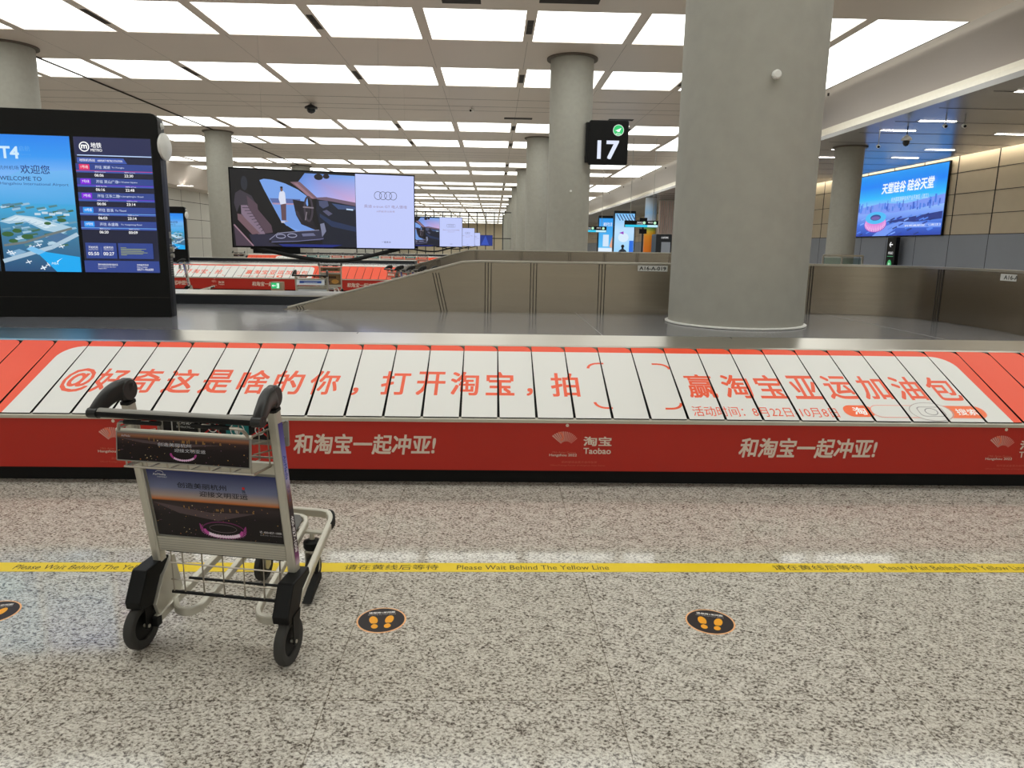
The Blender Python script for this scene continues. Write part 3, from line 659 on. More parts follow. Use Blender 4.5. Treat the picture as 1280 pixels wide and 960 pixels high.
# ================================================================== HANGING ADVERT SCREENS
def car_ad():
    a = Art(); s_ = lambda x, y: ((x - 75) / 1560.0 * 2.84, (738 - y) / 632.0 * 1.09); P = lambda *pts: [s_(*p_) for p_ in pts]
    BL = C(14, 12, 18)
    a.rect(0, 0, 2.84, 1.09, BL)
    SKY = [C(100, 140, 215), C(120, 165, 235), C(150, 170, 240), C(205, 170, 215)]
    a.poly(P((310, 190), (345, 178), (420, 183), (520, 210), (620, 255), (700, 310), (720, 600), (600, 610), (520, 560), (470, 520), (400, 380), (340, 260)), C(118, 160, 230))
    a.poly(P((385, 335), (640, 335), (640, 372), (405, 372)), C(88, 104, 160)); a.poly(P((405, 372), (640, 372), (640, 385), (410, 385)), C(170, 140, 170)); a.poly(P((410, 386), (660, 386), (760, 590), (640, 600), (515, 560), (460, 500)), C(110, 150, 220))
    # person in the advert picture, standing by the water
    a.poly(P((474, 378), (520, 378), (516, 515), (478, 515)), C(96, 70, 80)); a.poly(P((468, 285), (484, 272), (500, 270), (514, 285), (520, 375), (474, 385), (460, 340)), C(215, 220, 238)); a.ell(*s_(487, 258), .020, .033, C(110, 80, 75), 14); a.ell(*s_(487, 243), .021, .014, C(20, 18, 24), 12)
    a.poly(P((470, 520), (505, 520), (505, 536), (475, 538)), C(190, 190, 210)); a.poly(P((505, 515), (538, 522), (512, 528)), C(170, 150, 150))
    # windscreen sky
    a.poly(P((685, 118), (1112, 125), (1112, 350), (960, 335), (770, 315), (625, 195)), [SKY[0], SKY[1], SKY[3], SKY[3], SKY[2], SKY[0]])
    a.poly(P((1112, 120), (1112, 738), (1130, 738), (1125, 120)), BL)
    # mirror, pillar, dashboard
    a.ell(*s_(800, 145), .07, .045, C(24, 20, 26), 14); a.ell(*s_(865, 138), .05, .035, C(30, 24, 32), 14); a.poly(P((560, 195), (640, 190), (790, 325), (740, 330)), C(120, 92, 105)); a.poly(P((590, 205), (620, 205), (760, 325), (720, 325)), C(150, 115, 128))
    a.poly(P((765, 318), (860, 310), (1112, 350), (1112, 380), (905, 365), (790, 335)), C(110, 90, 110)); a.poly(P((780, 332), (900, 345), (1112, 380), (1112, 735), (820, 735), (800, 560), (770, 420)), C(22, 26, 42))
    a.poly(P((800, 450), (900, 510), (1112, 560), (1112, 600), (900, 560), (800, 480)), C(34, 48, 82)); a.poly(P((905, 362), (1110, 385), (1110, 412), (960, 410)), C(58, 76, 118)); a.poly(P((1030, 402), (1090, 406), (1090, 418), (1032, 414)), C(190, 215, 245))
    a.poly(P((795, 345), (870, 340), (880, 385), (830, 408), (800, 385)), C(72, 78, 110)); a.poly(P((825, 430), (860, 418), (910, 450), (875, 470)), C(84, 84, 112))
    # driver door and steering wheel
    a.poly(P((575, 340), (680, 355), (760, 560), (780, 600), (640, 545), (600, 470)), C(28, 24, 34)); a.poly(P((590, 430), (620, 440), (650, 520), (610, 480)), C(52, 42, 56)); a.ring(*s_(706, 415), .075, .19, .032, C(62, 54, 66), 28); a.ell(*s_(706, 425), .03, .07, C(40, 34, 44), 14); a.line(P((660, 400), (750, 405)), .02, C(130, 120, 130)); a.line(P((690, 440), (676, 510)), .018, C(120, 110, 120))
    # seat
    a.ell(*s_(185, 220), .05, .10, C(38, 40, 50), 16); a.poly(P((110, 300), (150, 275), (240, 320), (285, 410), (250, 450), (140, 400), (115, 460), (95, 380)), C(58, 52, 62))
    a.poly(P((150, 400), (200, 398), (330, 600), (335, 640), (280, 640), (150, 470)), C(128, 110, 128)); a.poly(P((200, 320), (285, 390), (285, 430), (390, 560), (400, 620), (335, 630), (210, 420)), C(84, 66, 78)); a.poly(P((118, 470), (150, 475), (295, 630), (230, 640), (120, 520)), C(112, 86, 94))
    for i in range(9): a.line(P((160 + i * 18, 420 + i * 24), (215 + i * 14, 420 + i * 22)), .010, C(60, 50, 64))
    a.poly(P((85, 555), (235, 735), (95, 735)), C(72, 58, 72)); a.line(P((86, 560), (236, 735)), .02, C(150, 118, 132))
    # centre console
    a.poly(P((200, 640), (420, 630), (360, 700), (460, 735), (240, 735)), C(40, 38, 58)); a.poly(P((360, 670), (440, 620), (640, 600), (800, 590), (830, 660), (800, 680), (600, 690), (400, 700)), C(46, 46, 68)); a.ring(*s_(465, 650), .075, .035, .012, C(150, 152, 180), 20); a.ring(*s_(560, 642), .075, .033, .012, C(150, 152, 180), 20)
    a.poly(P((640, 625), (740, 618), (760, 640), (650, 648)), C(105, 108, 140)); a.line(P((370, 680), (440, 625), (640, 603), (790, 592)), .010, C(140, 140, 165)); a.line(P((385, 700), (600, 690), (825, 665)), .010, C(110, 112, 150)); a.poly(P((800, 540), (835, 530), (850, 600), (815, 650)), C(120, 124, 150))
    a.poly(P((440, 715), (990, 715), (900, 737), (480, 737)), C(26, 40, 120))
    # white panel with four rings
    LV = C(192, 202, 250); a.rect(1.892, 0, 2.84, 1.09, LV)
    for i in range(4): a.ring(2.25 + i * .082, .785, .062, .062, .007, C(40, 40, 52), 28)
    a.text('奥迪 e-tron GT 电人慑境', 2.372, .625, .048, C(150, 130, 160), w=.70); a.text('#突破进化新秀', 2.372, .552, .028, C(160, 140, 168), w=.30); a.text('一键奥迪', 2.372, .092, .028, C(60, 60, 90), w=.15)
    return a
AD = car_ad()
def ad_screen():
    t = thing('hanging_advert_screen', 'big hanging advert screen showing a car interior beside four rings', 'advert screen', (0, 0, 0), 0, 'hanging advert screens')
    q = MB(); q.box(-.02, 2.86, .0, .09, -.02, 1.11, M_black); q.build('cabinet', t)
    q = MB(); AD.into(q, (0, -.002, 0), (1, 0, 0), (0, 0, 1), M_scr, .00025, .0008); q.build('display', t, fix=False)
    q = MB(); q.tube(smooth_path([(.25, .05, -.01), (.55, .0, -.07), (1.0, -.05, -.155), (1.45, -.06, -.20), (1.8, -.05, -.185), (2.15, 0, -.11), (2.6, .05, -.01)]), .03, M_blacksoft, 10); q.build('sagging_cable', t, True)
    for x_ in (.5, 2.3):
        q = MB(); q.tube([(x_, .05, 1.1), (x_, .05, H - 1.53)], .0014, M_grey, 6); q.build('suspension_rod', t)
    q = MB(); q.box(.28, 1.0, .02, .08, -.10, -.02, M_black); q.build('control_box', t)
    return t
ad = ad_screen(); ad.location = (-3.80, 10.70, 1.53); ad.scale = (.931, 1, 1); ad.rotation_euler = (0, 0, math.atan2(.70, 2.55)); AR = ad.rotation_euler[2]
for i, l in enumerate(['second hanging car advert screen, peeping out right of the biggest one', 'third hanging car advert screen, smaller white panel right of the second', 'fourth hanging car advert screen, smallest white panel farthest right']):
    dup(ad, (-3.80 + .02 * i, 27.6 + BAY * i, 1.53), AR, l, 'hanging advert screens')
t = thing('hanging_banner_screen', 'small dark blue screen hanging right of the white advert panels', 'screen', (-2.0, 78.3, 1.53), AR)
b = MB(); b.box(0, 1.9, 0, .1, 0, 1.15, M_black); b.build('cabinet', t)
b = MB(); a = Art(); a.rect(.02, .02, 1.88, 1.13, C(30, 50, 130)); a.rect(.05, .1, .4, 1.1, C(150, 60, 80)); a.poly([(.6, .1), (1.1, 1.1), (1.5, .1)], C(50, 80, 180)); a.into(b, (0, -.003, 0), (1, 0, 0), (0, 0, 1), M_scr, .004, .004); b.build('display', t, fix=False)
for x_ in (.3, 1.6):
    q = MB(); q.tube([(x_, .05, 1.1), (x_, .05, H - 1.53)], .01, M_grey, 6); q.build('suspension_rod', t)

# ================================================================== SIGN 17
t = thing('belt_number_sign', 'black box sign with white 17 mounted on the column', 'sign', (2.93, 23.2, 4.15))
b = MB(); b.prism(rrect_pts(0, 0, 1.22, 1.32, .05), (0, 0, 0), (1, 0, 0), (0, 0, 1), (0, -1, 0), -.22, 0, M_black)
b.build('sign_box', t, bevel=.01)
b = MB(); b.box(-.10, .0, .02, .2, .06, 1.26, M_black); b.build('wall_bracket', t)
b = MB(); a = Art(); a.text('17', .60, .44, .56, C(225, 232, 250), w=.68, bold=.025)
a.ell(.90, 1.03, .17, .17, C(235, 250, 240)); a.ell(.90, 1.03, .155, .155, C(40, 200, 110))
a.poly([(.80, 1.02), (.99, 1.10), (.93, .97), (.90, .99), (.87, .96), (.87, 1.0)], WHITE); a.line([(.82, .92), (.98, .92)], .02, WHITE)
a.into(b, (0, -.003, 0), (1, 0, 0), (0, 0, 1), M_scr, .002, .002); b.build('lit_lettering', t, fix=False)

# ================================================================== BLUE WALL SCREEN
t = thing('wall_screen', 'huge blue LED wall screen with white Chinese slogan and stadium', 'screen', (21.15, 42.2, 2.45))
W_, H_ = 8.2, 3.33
b = MB(); b.box(-.0, .09, -W_ - .05, .05, -.05, H_ + .05, M_black); b.build('cabinet', t)
a = Art(); a.grad(0, 0, W_, H_, [(0, C(24, 60, 170)), (.18, C(60, 110, 215)), (.34, C(120, 160, 245)), (.46, C(150, 195, 250)), (.6, C(40, 185, 250)), (.8, C(20, 130, 245)), (1, C(20, 150, 240))])
a.poly([(0, 1.55), (2.5, 1.75), (5, 1.62), (8.2, 1.9), (8.2, 1.45), (4, 1.2), (0, 1.25)], C(120, 150, 240))
rnd = random.Random(9)
for i in range(60):
    x_ = rnd.random() * 8; h_ = .1 + rnd.random() * .35; y_ = 1.25 + rnd.random() * .3; a.rect(x_, y_, x_ + .05 + rnd.random() * .1, y_ + h_, rnd.choice([C(60, 120, 225), C(90, 140, 235), C(40, 90, 200)]))
a.poly([(3.2, .75), (8.2, 1.1), (8.2, .75), (5, .62)], C(24, 48, 130)); a.poly([(2.0, 0), (3.2, .5), (4.6, .72), (8.2, .55), (8.2, .35), (4.4, .4), (3.4, 0)], C(110, 150, 240))
for i in range(40):
    x_ = rnd.random() * 8; y_ = rnd.random() * .9; a.poly([(x_, y_), (x_ + .4, y_ + .1), (x_ + .35, y_ + .16), (x_ - .05, y_ + .06)], rnd.choice([C(30, 60, 160), C(80, 130, 230), C(20, 44, 120), C(130, 170, 250)]))
a.ell(2.25, .62, 1.15, .42, C(150, 70, 190), 36); a.ell(2.25, .72, 1.1, .40, C(215, 130, 215), 36)
for i in range(18):
    an = PI + PI * (i + .5) / 18; a.poly([(2.25 + 1.12 * math.cos(an - .06), .66 + .42 * math.sin(an - .06)), (2.25 + 1.12 * math.cos(an + .06), .66 + .42 * math.sin(an + .06)), (2.25 + .95 * math.cos(an), .92 + .33 * math.sin(an))], C(245, 190, 235))
a.ell(2.25, .98, 1.08, .33, C(70, 185, 245), 36); a.ell(2.25, 1.0, .55, .16, C(30, 60, 140), 30); a.ell(2.25, .97, .45, .10, C(110, 90, 170), 24)
a.text('天堂硅谷 硅谷天堂', 4.95, 2.50, .58, C(240, 248, 255), w=4.7, bold=.03, shear=.08)
a.text('杭州国家高新技术产业开发区（滨江）', 5.3, 1.88, .24, C(215, 235, 255), w=3.3); a.text('杭州高新区（滨江）', 6.7, .48, .10, WHITE, w=3.0)
b = MB(); a.into(b, (-.003, 0, 0), (0, -1, 0), (0, 0, 1), M_scr, .0005, .001); b.build('display', t, fix=False)

# ================================================================== LUGGAGE TROLLEY
def trolley(style='dusk', name_label=''):
    t = thing('luggage_trolley', name_label, 'luggage trolley', (0, 0, 0), 0, 'luggage trolleys')
    vz = lambda pts, u0, u1, mt, mb: mb.prism(pts, (0, 0, 0), (0, 1, 0), (0, 0, 1), (1, 0, 0), u0, u1, mt)
    PV = lambda z: .11 - .10 * (z - .35) / .63              # lean of the posts
    for s in (-1, 1):
        # rear wheel > hub
        q = MB(); R = .094
        prof = [(.058, -.014), (.078, -.021), (.088, -.018), (R, -.009), (R, .009), (.088, .018), (.078, .021), (.058, .014), (.058, -.014)]
        q.lathe(prof, (s * .31, 0, R), (1, 0, 0), M_tyre, 40, False); wh = q.build('wheel', t, True)
        q = MB(); q.lathe([(.0, -.010), (.045, -.010), (.0585, -.006), (.0585, .006), (.045, .010), (.0, .010)], (s * .31, 0, R), (1, 0, 0), M_blacksoft, 32)
        q.lathe([(.007, -.034), (.007, .034)], (s * .31, 0, R), (1, 0, 0), M_alu, 12); q.build('hub', wh, True)
        # fork, cover, gusset
        q = MB(); fp = [(.05, .21), (-.015, .20), (-.016, .088), (0, .076), (.016, .086)]
        for e in (-1, 1): vz(fp, s * .31 + e * .029 - .002, s * .31 + e * .029 + .002, M_black, q)
        q.build('fork', t)
        q = MB(); vz([(.145, .335), (.005, .325), (-.052, .215), (-.046, .182), (.03, .172), (.085, .27), (.15, .305)], s * .305 - .033, s * .305 + .033, M_black, q); q.build('wheel_cover', t, bevel=.006)
        q = MB(); vz([(.145, .33), (.085, .268), (.028, .17), (.05, .10), (.10, .118), (.205, .158), (.165, .33)], s * .268 - .008, s * .268 + .008, M_alu, q); q.build('gusset', t, bevel=.002)
        # post
        q = MB(); q.bar([(s * .29, PV(.34), .325), (s * .29, PV(1.0), 1.0)], .036, .045, M_alu, up=(0, 1, 0)); po = q.build('post', t)
        q = MB(); q.bar([(s * .29, PV(.998), .998), (s * .29, PV(1.008), 1.008)], .04, .05, M_blacksoft, up=(0, 1, 0)); q.tube([(s * .29, PV(.99), .99), (s * .29, .008, 1.035)], .014, M_blacksoft, 10); q.build('post_cap', po)
        # printed strip on the outer face of the post
        q = MB(); a = Art(); Lp = .60
        a.grad(0, 0, .034, Lp, [(0, C(210, 190, 205)), (.06, C(120, 40, 110)), (.14, C(50, 24, 50)), (.40, C(36, 24, 34)), (.50, C(130, 80, 60)), (.62, C(170, 165, 200)), (.8, C(120, 120, 190)), (1, C(66, 60, 130))])
        r_ = -PI / 2 * (1 if s > 0 else 1)
        a.text('AirMedia', .017, .42, .020, C(40, 70, 160), w=.10, rot=r_, bold=.02); a.text('航美传媒', .017, .31, .018, C(70, 60, 120), w=.07, rot=r_); a.text('400-827-1008', .017, .135, .020, C(235, 230, 235), w=.16, rot=r_, bold=.02)
        ax = Vector((0, s, 0)); ay = Vector((0, PV(1) - PV(0), 1)).normalized()
        a.into(q, Vector((s * (.29 + .0185), PV(.36) - s * .017, .36)), ax, ay, M_print, .0001, .0006); q.build('post_sticker', po, fix=False)
        # hump shaped handle end
        hp = smooth_path([(s * .29, .008, 1.046), (s * .292, -.004, 1.052), (s * .295, -.034, 1.054), (s * .30, -.068, 1.045), (s * .305, -.100, 1.027), (s * .308, -.128, 1.006), (s * .31, -.142, .994)], 4)
        sq = lambda v_: math.copysign(abs(v_) ** .6, v_); sec = [(sq(math.cos(2 * PI * i / 16)), sq(math.sin(2 * PI * i / 16))) for i in range(16)]; n_ = len(hp)
        scl = []
        for i in range(n_):
            f = i / (n_ - 1); rr = .042 - .022 * f ** 1.4; k = min(1, .8 + f * 3); scl.append((.019, rr * k))
        q = MB(); q.sweep(hp, sec, M_handle, up=(0, -.4, 1), scales=scl); q.lathe([(0, -.0185), (.038, -.0185), (.044, -.011), (.044, .011), (.038, .0185), (0, .0185)], (s * .291, .004, 1.050), (1, 0, 0), M_handle, 28); q.build('handle_end', t, True)
    # push bar
    q = MB(); q.sweep([(-.325, -.142, .995), (.325, -.142, .995)], [(.020 * math.cos(2 * PI * i / 16), .0155 * math.sin(2 * PI * i / 16)) for i in range(16)], M_black); pb = q.build('push_bar', t, True)
    q = MB(); q.sweep([(-.29, -.142, .997), (.29, -.142, .997)], [(.018 * math.cos(PI * i / 8), .0165 * math.sin(PI * i / 8)) for i in range(9)], M_grey); q.build('worn_top_cover', pb, True)
    for s in (-1, 1):
        q = MB(); q.sweep([(s * .328, -.142, .995), (s * .292, -.142, .995)], [(.024 * math.cos(2 * PI * i / 12), .0195 * math.sin(2 * PI * i / 12)) for i in range(12)], M_handle); q.build('end_cap', pb, True)
    # brake wire loops under the bar
    for s in (-1, 1):
        q = MB(); q.tube(smooth_path([(s * .10, -.14, .972), (s * .19, -.135, .965), (s * .235, -.12, .955), (s * .25, -.105, .925)]), .006, M_wire, 8); q.tube([(s * .06, -.14, .968), (s * .20, -.137, .966)], .009, M_blacksoft, 8)
        q.build('brake_rod', t, True)
    # wire basket
    q = MB(); F_, B_ = -.098, .12
    for z, fx, wd in ((.928, F_, .262), (.783, F_ + .012, .255)):
        q.tube([(-wd, fx, z), (wd, fx, z), (wd + .012, B_, z), (-wd - .012, B_, z)], .0042, M_wire, 6, True)
    q.tube([(-.262, F_ - .004, .926), (.262, F_ - .004, .926)], .007, M_alu, 8)
    for i in range(7):
        x_ = -.245 + i * .0817; q.tube([(x_, F_, .928), (x_, F_ + .012, .783), (x_, B_, .772), (x_ * 1.03, B_, .925)], .003, M_wire, 6)
    for s in (-1, 1):
        q.tube([(s * .262, F_, .90), (s * .27, B_, .87)], .003, M_wire, 6); q.tube([(s * .258, F_ + .006, .86), (s * .27, B_, .83)], .003, M_wire, 6); q.tube([(s * .26, .01, .928), (s * .26, .02, .778)], .003, M_wire, 6)
    q.build('wire_basket', t)
    # pictures: small poster, back plate, large poster
    ps = MB(); ps.prism(rrect_pts(-.26, .815, .26, .924, .004, 2), (0, F_ - .099, 0), (1, 0, 0), (0, .10, 1), (0, -1, 0), -.004, .004, M_grey); pa = Art()
    big = Art()
    if style == 'dusk':
        def dusk(A, x0, y0, x1, y1, hz, star):
            W2, H2 = x1 - x0, y1 - y0
            A.grad(x0, y0, x1, y1, [(0, C(20, 14, 16)), (hz - .22, C(26, 18, 20)), (hz - .08, C(52, 40, 44)), (hz - .02, C(44, 30, 28)), (hz, C(196, 112, 52)), (hz + .06, C(170, 150, 140)), (hz + .18, C(112, 118, 150)), (1, C(44, 52, 108))] if star else
                   [(0, C(20, 14, 16)), (.55, C(30, 20, 22)), (.8, C(58, 42, 42)), (.9, C(150, 96, 64)), (1, C(120, 100, 96))])
            A.poly([(x0, y0 + H2 * (hz - .05)), (x0 + W2 * .45, y0 + H2 * (hz - .16)), (x0 + W2 * .8, y0 + H2 * (hz - .13)), (x0 + W2 * .5, y0 + H2 * (hz - .28)), (x0 + W2 * .2, y0 + H2 * (hz - .2))], C(84, 68, 72))
            rn = random.Random(3); kk = A.k
            for i in range(90):
                A.k = kk + i % 3
                xx, yy = x0 + rn.random() * W2, y0 + rn.random() * H2 * (hz - .05); r2 = .0008 + rn.random() * .0016; A.ell(xx, yy, r2, r2 * .8, rn.choice([C(230, 170, 90), C(200, 120, 60), C(90, 60, 50), C(240, 210, 160), C(120, 80, 110)]), 5)
            for i in range(26):
                A.k = kk + 3 + i % 2
                xx = x0 + W2 * (.2 + .6 * rn.random()); hh = .004 + .012 * rn.random(); A.rect(xx, y0 + H2 * (hz - .13), xx + .005, y0 + H2 * (hz - .13) + hh, rn.choice([C(40, 30, 30), C(70, 52, 44), C(150, 110, 60)]))
        dusk(pa, -.255, .82, .255, .919, .86, False)
        pa.text('创造美丽杭州', -.03, .884, .013, C(205, 205, 215), w=.13); pa.text('迎接文明亚运', .03, .866, .013, C(205, 205, 215), w=.12); pa.text('AirMedia', -.22, .908, .008, C(190, 190, 200), w=.035)
        for i in range(18):
            an = PI + PI * (i + .5) / 18; pa.k = 14 + i % 2; pa.ell(.005 + .048 * math.cos(an), .853 + .022 * math.sin(an), .0045, .004, C(240, 200, 235) if abs(i - 9) < 6 else C(180, 70, 150), 8)
        dusk(big, -.268, .445, .268, .732, .56, True)
        big.text('创造美丽杭州', -.045, .672, .024, C(16, 14, 20), w=.205, shear=.06, bold=.008); big.text('迎接文明亚运', .04, .640, .024, C(16, 14, 20), w=.20, shear=.06, bold=.008)
        big.ell(.128, .676, .006, .006, C(200, 40, 40), 10); big.text('亚运', .127, .662, .014, C(40, 36, 44), w=.014)
        big.text('AirMedia', -.215, .713, .009, C(220, 222, 232), w=.055, bold=.012); big.ring(-.213, .718, .018, .011, .002, C(220, 222, 232), 12, .3, PI - .3); big.text('航美传媒集团', -.205, .702, .006, C(200, 205, 220), w=.04)
        big.text('✆ 400-827-1008', .215, .492, .011, C(215, 210, 215), w=.09, bold=.01); big.text('航美传媒 欢迎来电咨询', .215, .479, .006, C(150, 145, 150), w=.09)
        big.ring(.017, .487, .092, .038, .005, C(110, 44, 92), 32); big.ring(.017, .494, .058, .018, .0012, C(150, 130, 142), 28)
        kk = big.k
        for i in range(22):
            big.k = kk + i % 2
            an = PI + PI * (i + .5) / 22; cx_, cy_ = .017 + .078 * math.cos(an), .483 + .025 * math.sin(an); m_ = abs(i - 10.5) < 7
            big.ell(cx_, cy_, .0065, .008, C(250, 225, 248) if m_ else C(205, 90, 175), 8); big.line([(.017 + .088 * math.cos(an), .483 + .030 * math.sin(an)), (.017 + .096 * math.cos(an), .483 + .036 * math.sin(an))], .0025, C(205, 110, 185))
        for i in range(9):
            big.k = kk
            for s in (-1, 1): big.line([(.017 + s * (.080 + .0015 * i), .480 + .003 * i), (.017 + s * (.098), .486 + .003 * i)], .0018, C(170, 70, 145))
    else:
        c1, c2, c3 = {'blue': (C(226, 232, 240), C(60, 90, 170), C(120, 170, 220)), 'brown': (C(120, 92, 60), C(60, 40, 26), C(190, 140, 70)), 'orange': (C(232, 96, 60), C(250, 230, 220), C(240, 150, 100)), 'teal': (C(40, 120, 120), C(210, 230, 225), C(90, 170, 160))}[style]
        pa.rect(-.255, .82, .255, .919, c1); pa.rect(-.2, .85, .2, .895, c2); pa.rect(-.12, .862, .12, .87, c1); big.rect(-.268, .445, .268, .732, c1); big.rect(-.2, .62, .15, .68, c2); big.ell(.12, .53, .1, .06, c3); big.rect(-.2, .5, -.02, .54, c2)
    pa.into(ps, (0, F_ - .099 - .0046, 0), (1, 0, 0), (0, .10, 1), M_printgloss, .0001, .0004)
    o = ps.build('small_poster', t, fix=False)
    q = MB(); q.prism(rrect_pts(-.262, .832, .285, .932, .004, 2), (0, B_ + .006, 0), (1, 0, 0), (0, 0, 1), (0, -1, 0), -.006, .004, M_grey); a = Art(); a.rect(-.235, .853, .265, .925, C(24, 23, 24))
    a.rect(-.20, .853, -.195, .925, C(200, 200, 200)); a.rect(-.085, .853, -.078, .925, C(200, 200, 200)); a.rect(.03, .853, .125, .925, C(40, 120, 122)); a.rect(.215, .853, .22, .925, C(190, 190, 190)); a.text('使用说明', -.14, .905, .02, C(220, 220, 220), w=.075); a.text('INSTRUCTIONS', -.14, .885, .008, C(200, 200, 200), w=.075)
    for cx_ in (-.025, .17): a.line([(cx_ - .035, .865), (cx_ + .035, .915)], .006, C(200, 40, 40)); a.line([(cx_ - .035, .915), (cx_ + .035, .865)], .006, C(200, 40, 40)); a.ring(cx_, .89, .02, .02, .004, C(220, 220, 220), 16)
    a.ring(.078, .885, .03, .03, .004, C(225, 225, 225), 20); a.ell(.078, .88, .012, .012, C(225, 225, 225), 12); a.ring(.243, .885, .016, .016, .003, C(210, 210, 210), 16); a.rect(.23, .90, .258, .905, C(210, 210, 210))
    a.into(q, (0, B_ + .002, 0), (1, 0, 0), (0, 0, 1), M_print, .0001, .0006); q.build('instruction_plate', t, fix=False)
    zl = lambda z: Vector((0, PV(z) - .012, z)); ay = Vector((0, PV(1) - PV(0), 1))
    q = MB(); q.prism([(-.275, .745), (.275, .745), (.275, .79), (-.275, .79)], (0, PV(0), 0), (1, 0, 0), ay, (0, -1, 0), -.012, .012, M_alu); q.build('upper_cross_bar', t)
    q = MB(); q.prism([(-.275, .376), (.275, .376), (.275, .44), (-.275, .44)], (0, PV(0), 0), (1, 0, 0), ay, (0, -1, 0), -.014, .014, M_alu)
    for i in range(5): q.prism([(-.274, .384 + i * .011), (.274, .384 + i * .011), (.274, .3853 + i * .011), (-.274, .3853 + i * .011)], (0, PV(0), 0), (1, 0, 0), ay, (0, -1, 0), .0138, .0145, M_grey)
    q.build('lower_cross_bar', t)
    q = MB(); q.prism([(-.275, .436), (.275, .436), (.275, .748), (-.275, .748)], (0, PV(0), 0), (1, 0, 0), ay, (0, -1, 0), -.008, .004, M_grey); big.into(q, (0, PV(0) - .0046, 0), (1, 0, 0), ay, M_printgloss, .0001, .0004); q.build('large_poster', t, fix=False)
    # lower wire grid
    q = MB(); gx = [-.235, -.185, -.10, -.01, .08, .165, .235]
    for x_ in gx: q.tube([(x_, PV(.38), .38), (x_ * .98, .105, .195), (x_ * .96, .16, .172)], .0032, M_wire, 6)
    for f in (.33, .72): q.tube([(-.24, PV(.38) + (.105 - PV(.38)) * f, .38 - .185 * f), (.24, PV(.38) + (.105 - PV(.38)) * f, .38 - .185 * f)], .0032, M_wire, 6)
    q.tube([(-.25, PV(.37), .372), (.25, PV(.37), .372)], .006, M_blacksoft, 8); q.tube([(-.24, .107, .192), (.24, .107, .192)], .007, M_blacksoft, 8); q.tube([(-.235, .215, .20), (.235, .215, .20)], .006, M_blacksoft, 8)
    q.build('wire_grid', t)
    # base frame
    q = MB(); out = [(-.272, .035, .098), (-.262, .12, .125), (-.20, .62, .266)]; crn = [(-.19, .70, .288), (-.165, .745, .300), (-.12, .765, .305)]
    left = out + crn; q.bar(smooth_path(left + [(-x_, y_, z_) for x_, y_, z_ in left[::-1]], 4), .026, .038, M_alu); q.build('outer_frame', t, True)
    for s in (-1, 1):
        q = MB(); q.box(s * .273 - .017, s * .273 + .017, .02, .052, .078, .118, M_blacksoft); q.build('frame_end_cap', t, bevel=.004)
    for s in (-1, 1):
        q = MB(); q.bar(smooth_path([(s * .200, .66, .277), (s * .203, .71, .290), (s * .178, .758, .303), (s * .15, .772, .306)], 4), .012, .036, M_blacksoft); q.build('corner_bumper', t, True)
    q = MB(); inn = [(-.248, .135, .132), (-.215, .095, .122), (-.17, .082, .122), (-.135, .10, .128), (-.118, .15, .142), (-.105, .35, .198), (-.088, .62, .275), (-.075, .68, .292), (-.04, .705, .298)]
    q.bar(smooth_path(inn + [(-x_, y_, z_) for x_, y_, z_ in inn[::-1]], 4), .022, .034, M_alu); q.build('inner_frame', t, True)
    q = MB(); q.prism([(-.075, .545), (.075, .545), (.068, .66), (.04, .69), (-.04, .69), (-.068, .66)], (0, 0, .125), (1, 0, 0), (0, 1, .26), (0, 0, 1), .004, .014, M_pad); q.build('deck_pad', t)
    # front castors
    for s in (-1, 1):
        q = MB(); R = .075; q.lathe([(.046, -.011), (.062, -.016), (.072, -.012), (R, -.006), (R, .006), (.072, .012), (.062, .016), (.046, .011), (.046, -.011)], (s * .125, .63, R), (1, 0, 0), M_tyre, 32, False); wh = q.build('castor_wheel', t, True)
        q = MB(); q.lathe([(0, -.012), (.047, -.012), (.047, .012), (0, .012)], (s * .125, .63, R), (1, 0, 0), M_blacksoft, 24); q.build('hub', wh, True)
        q = MB()
        for e in (-1, 1): vz([(.60, .175), (.665, .175), (.655, .07), (.63, .055), (.605, .07)], s * .125 + e * .022 - .003, s * .125 + e * .022 + .003, M_alu, q)
        q.box(s * .125 - .026, s * .125 + .026, .60, .665, .17, .178, M_alu); q.lathe([(.035, .178), (.042, .19), (.042, .215), (.02, .225)], (s * .125, .635, 0), (0, 0, 1), M_blacksoft, 20); q.tube([(s * .125, .635, .22), (s * .125, .635, .262)], .012, M_alu, 8); q.build('castor_fork', t)
    q = MB(); q.bar([(-.20, .635, .262), (.20, .635, .262)], .03, .012, M_alu); q.build('castor_bar', t)
    q = MB(); vz([(.42, .012), (.44, .004), (.56, .075), (.56, .10), (.53, .10)], .165, .20, M_blacksoft, q); q.bar([(.182, .54, .085), (.178, .60, .24)], .014, .014, M_blacksoft); q.build('brake_skid', t)
    return t
TRZ = math.radians(-10.313)
tr = trolley('dusk', 'luggage trolley in the foreground with dusk city posters, parked on the granite'); tr.location = (-1.079, 2.5815, 0); tr.rotation_euler = (0, 0, TRZ)
dup(tr, (-8.75, 20.6, 0), math.radians(-70), 'distant trolley beside the far totem, before the second carousel', 'luggage trolleys')
tb = trolley('blue', 'distant trolley with white and blue posters at the barrier tip'); tb.location = (-3.42, 13.6, 0); tb.rotation_euler = (0, 0, math.radians(4))
tn = trolley('brown', 'distant trolley with brown posters just behind the blue poster one'); tn.location = (-4.55, 20.2, 0); tn.rotation_euler = (0, 0, math.radians(12))
to = trolley('orange', 'leftmost of the nested trolleys whose black handles show above the steel slope'); to.location = (-2.35, 17.3, 0); to.rotation_euler = (0, 0, math.radians(-60))
for i in range(1, 6): dup(to, (-2.35 + .275 * i, 17.3 - .02 * i, 0), math.radians(-60), '%s from the left of the nested trolleys above the steel slope' % ORD[i], 'nested trolleys')
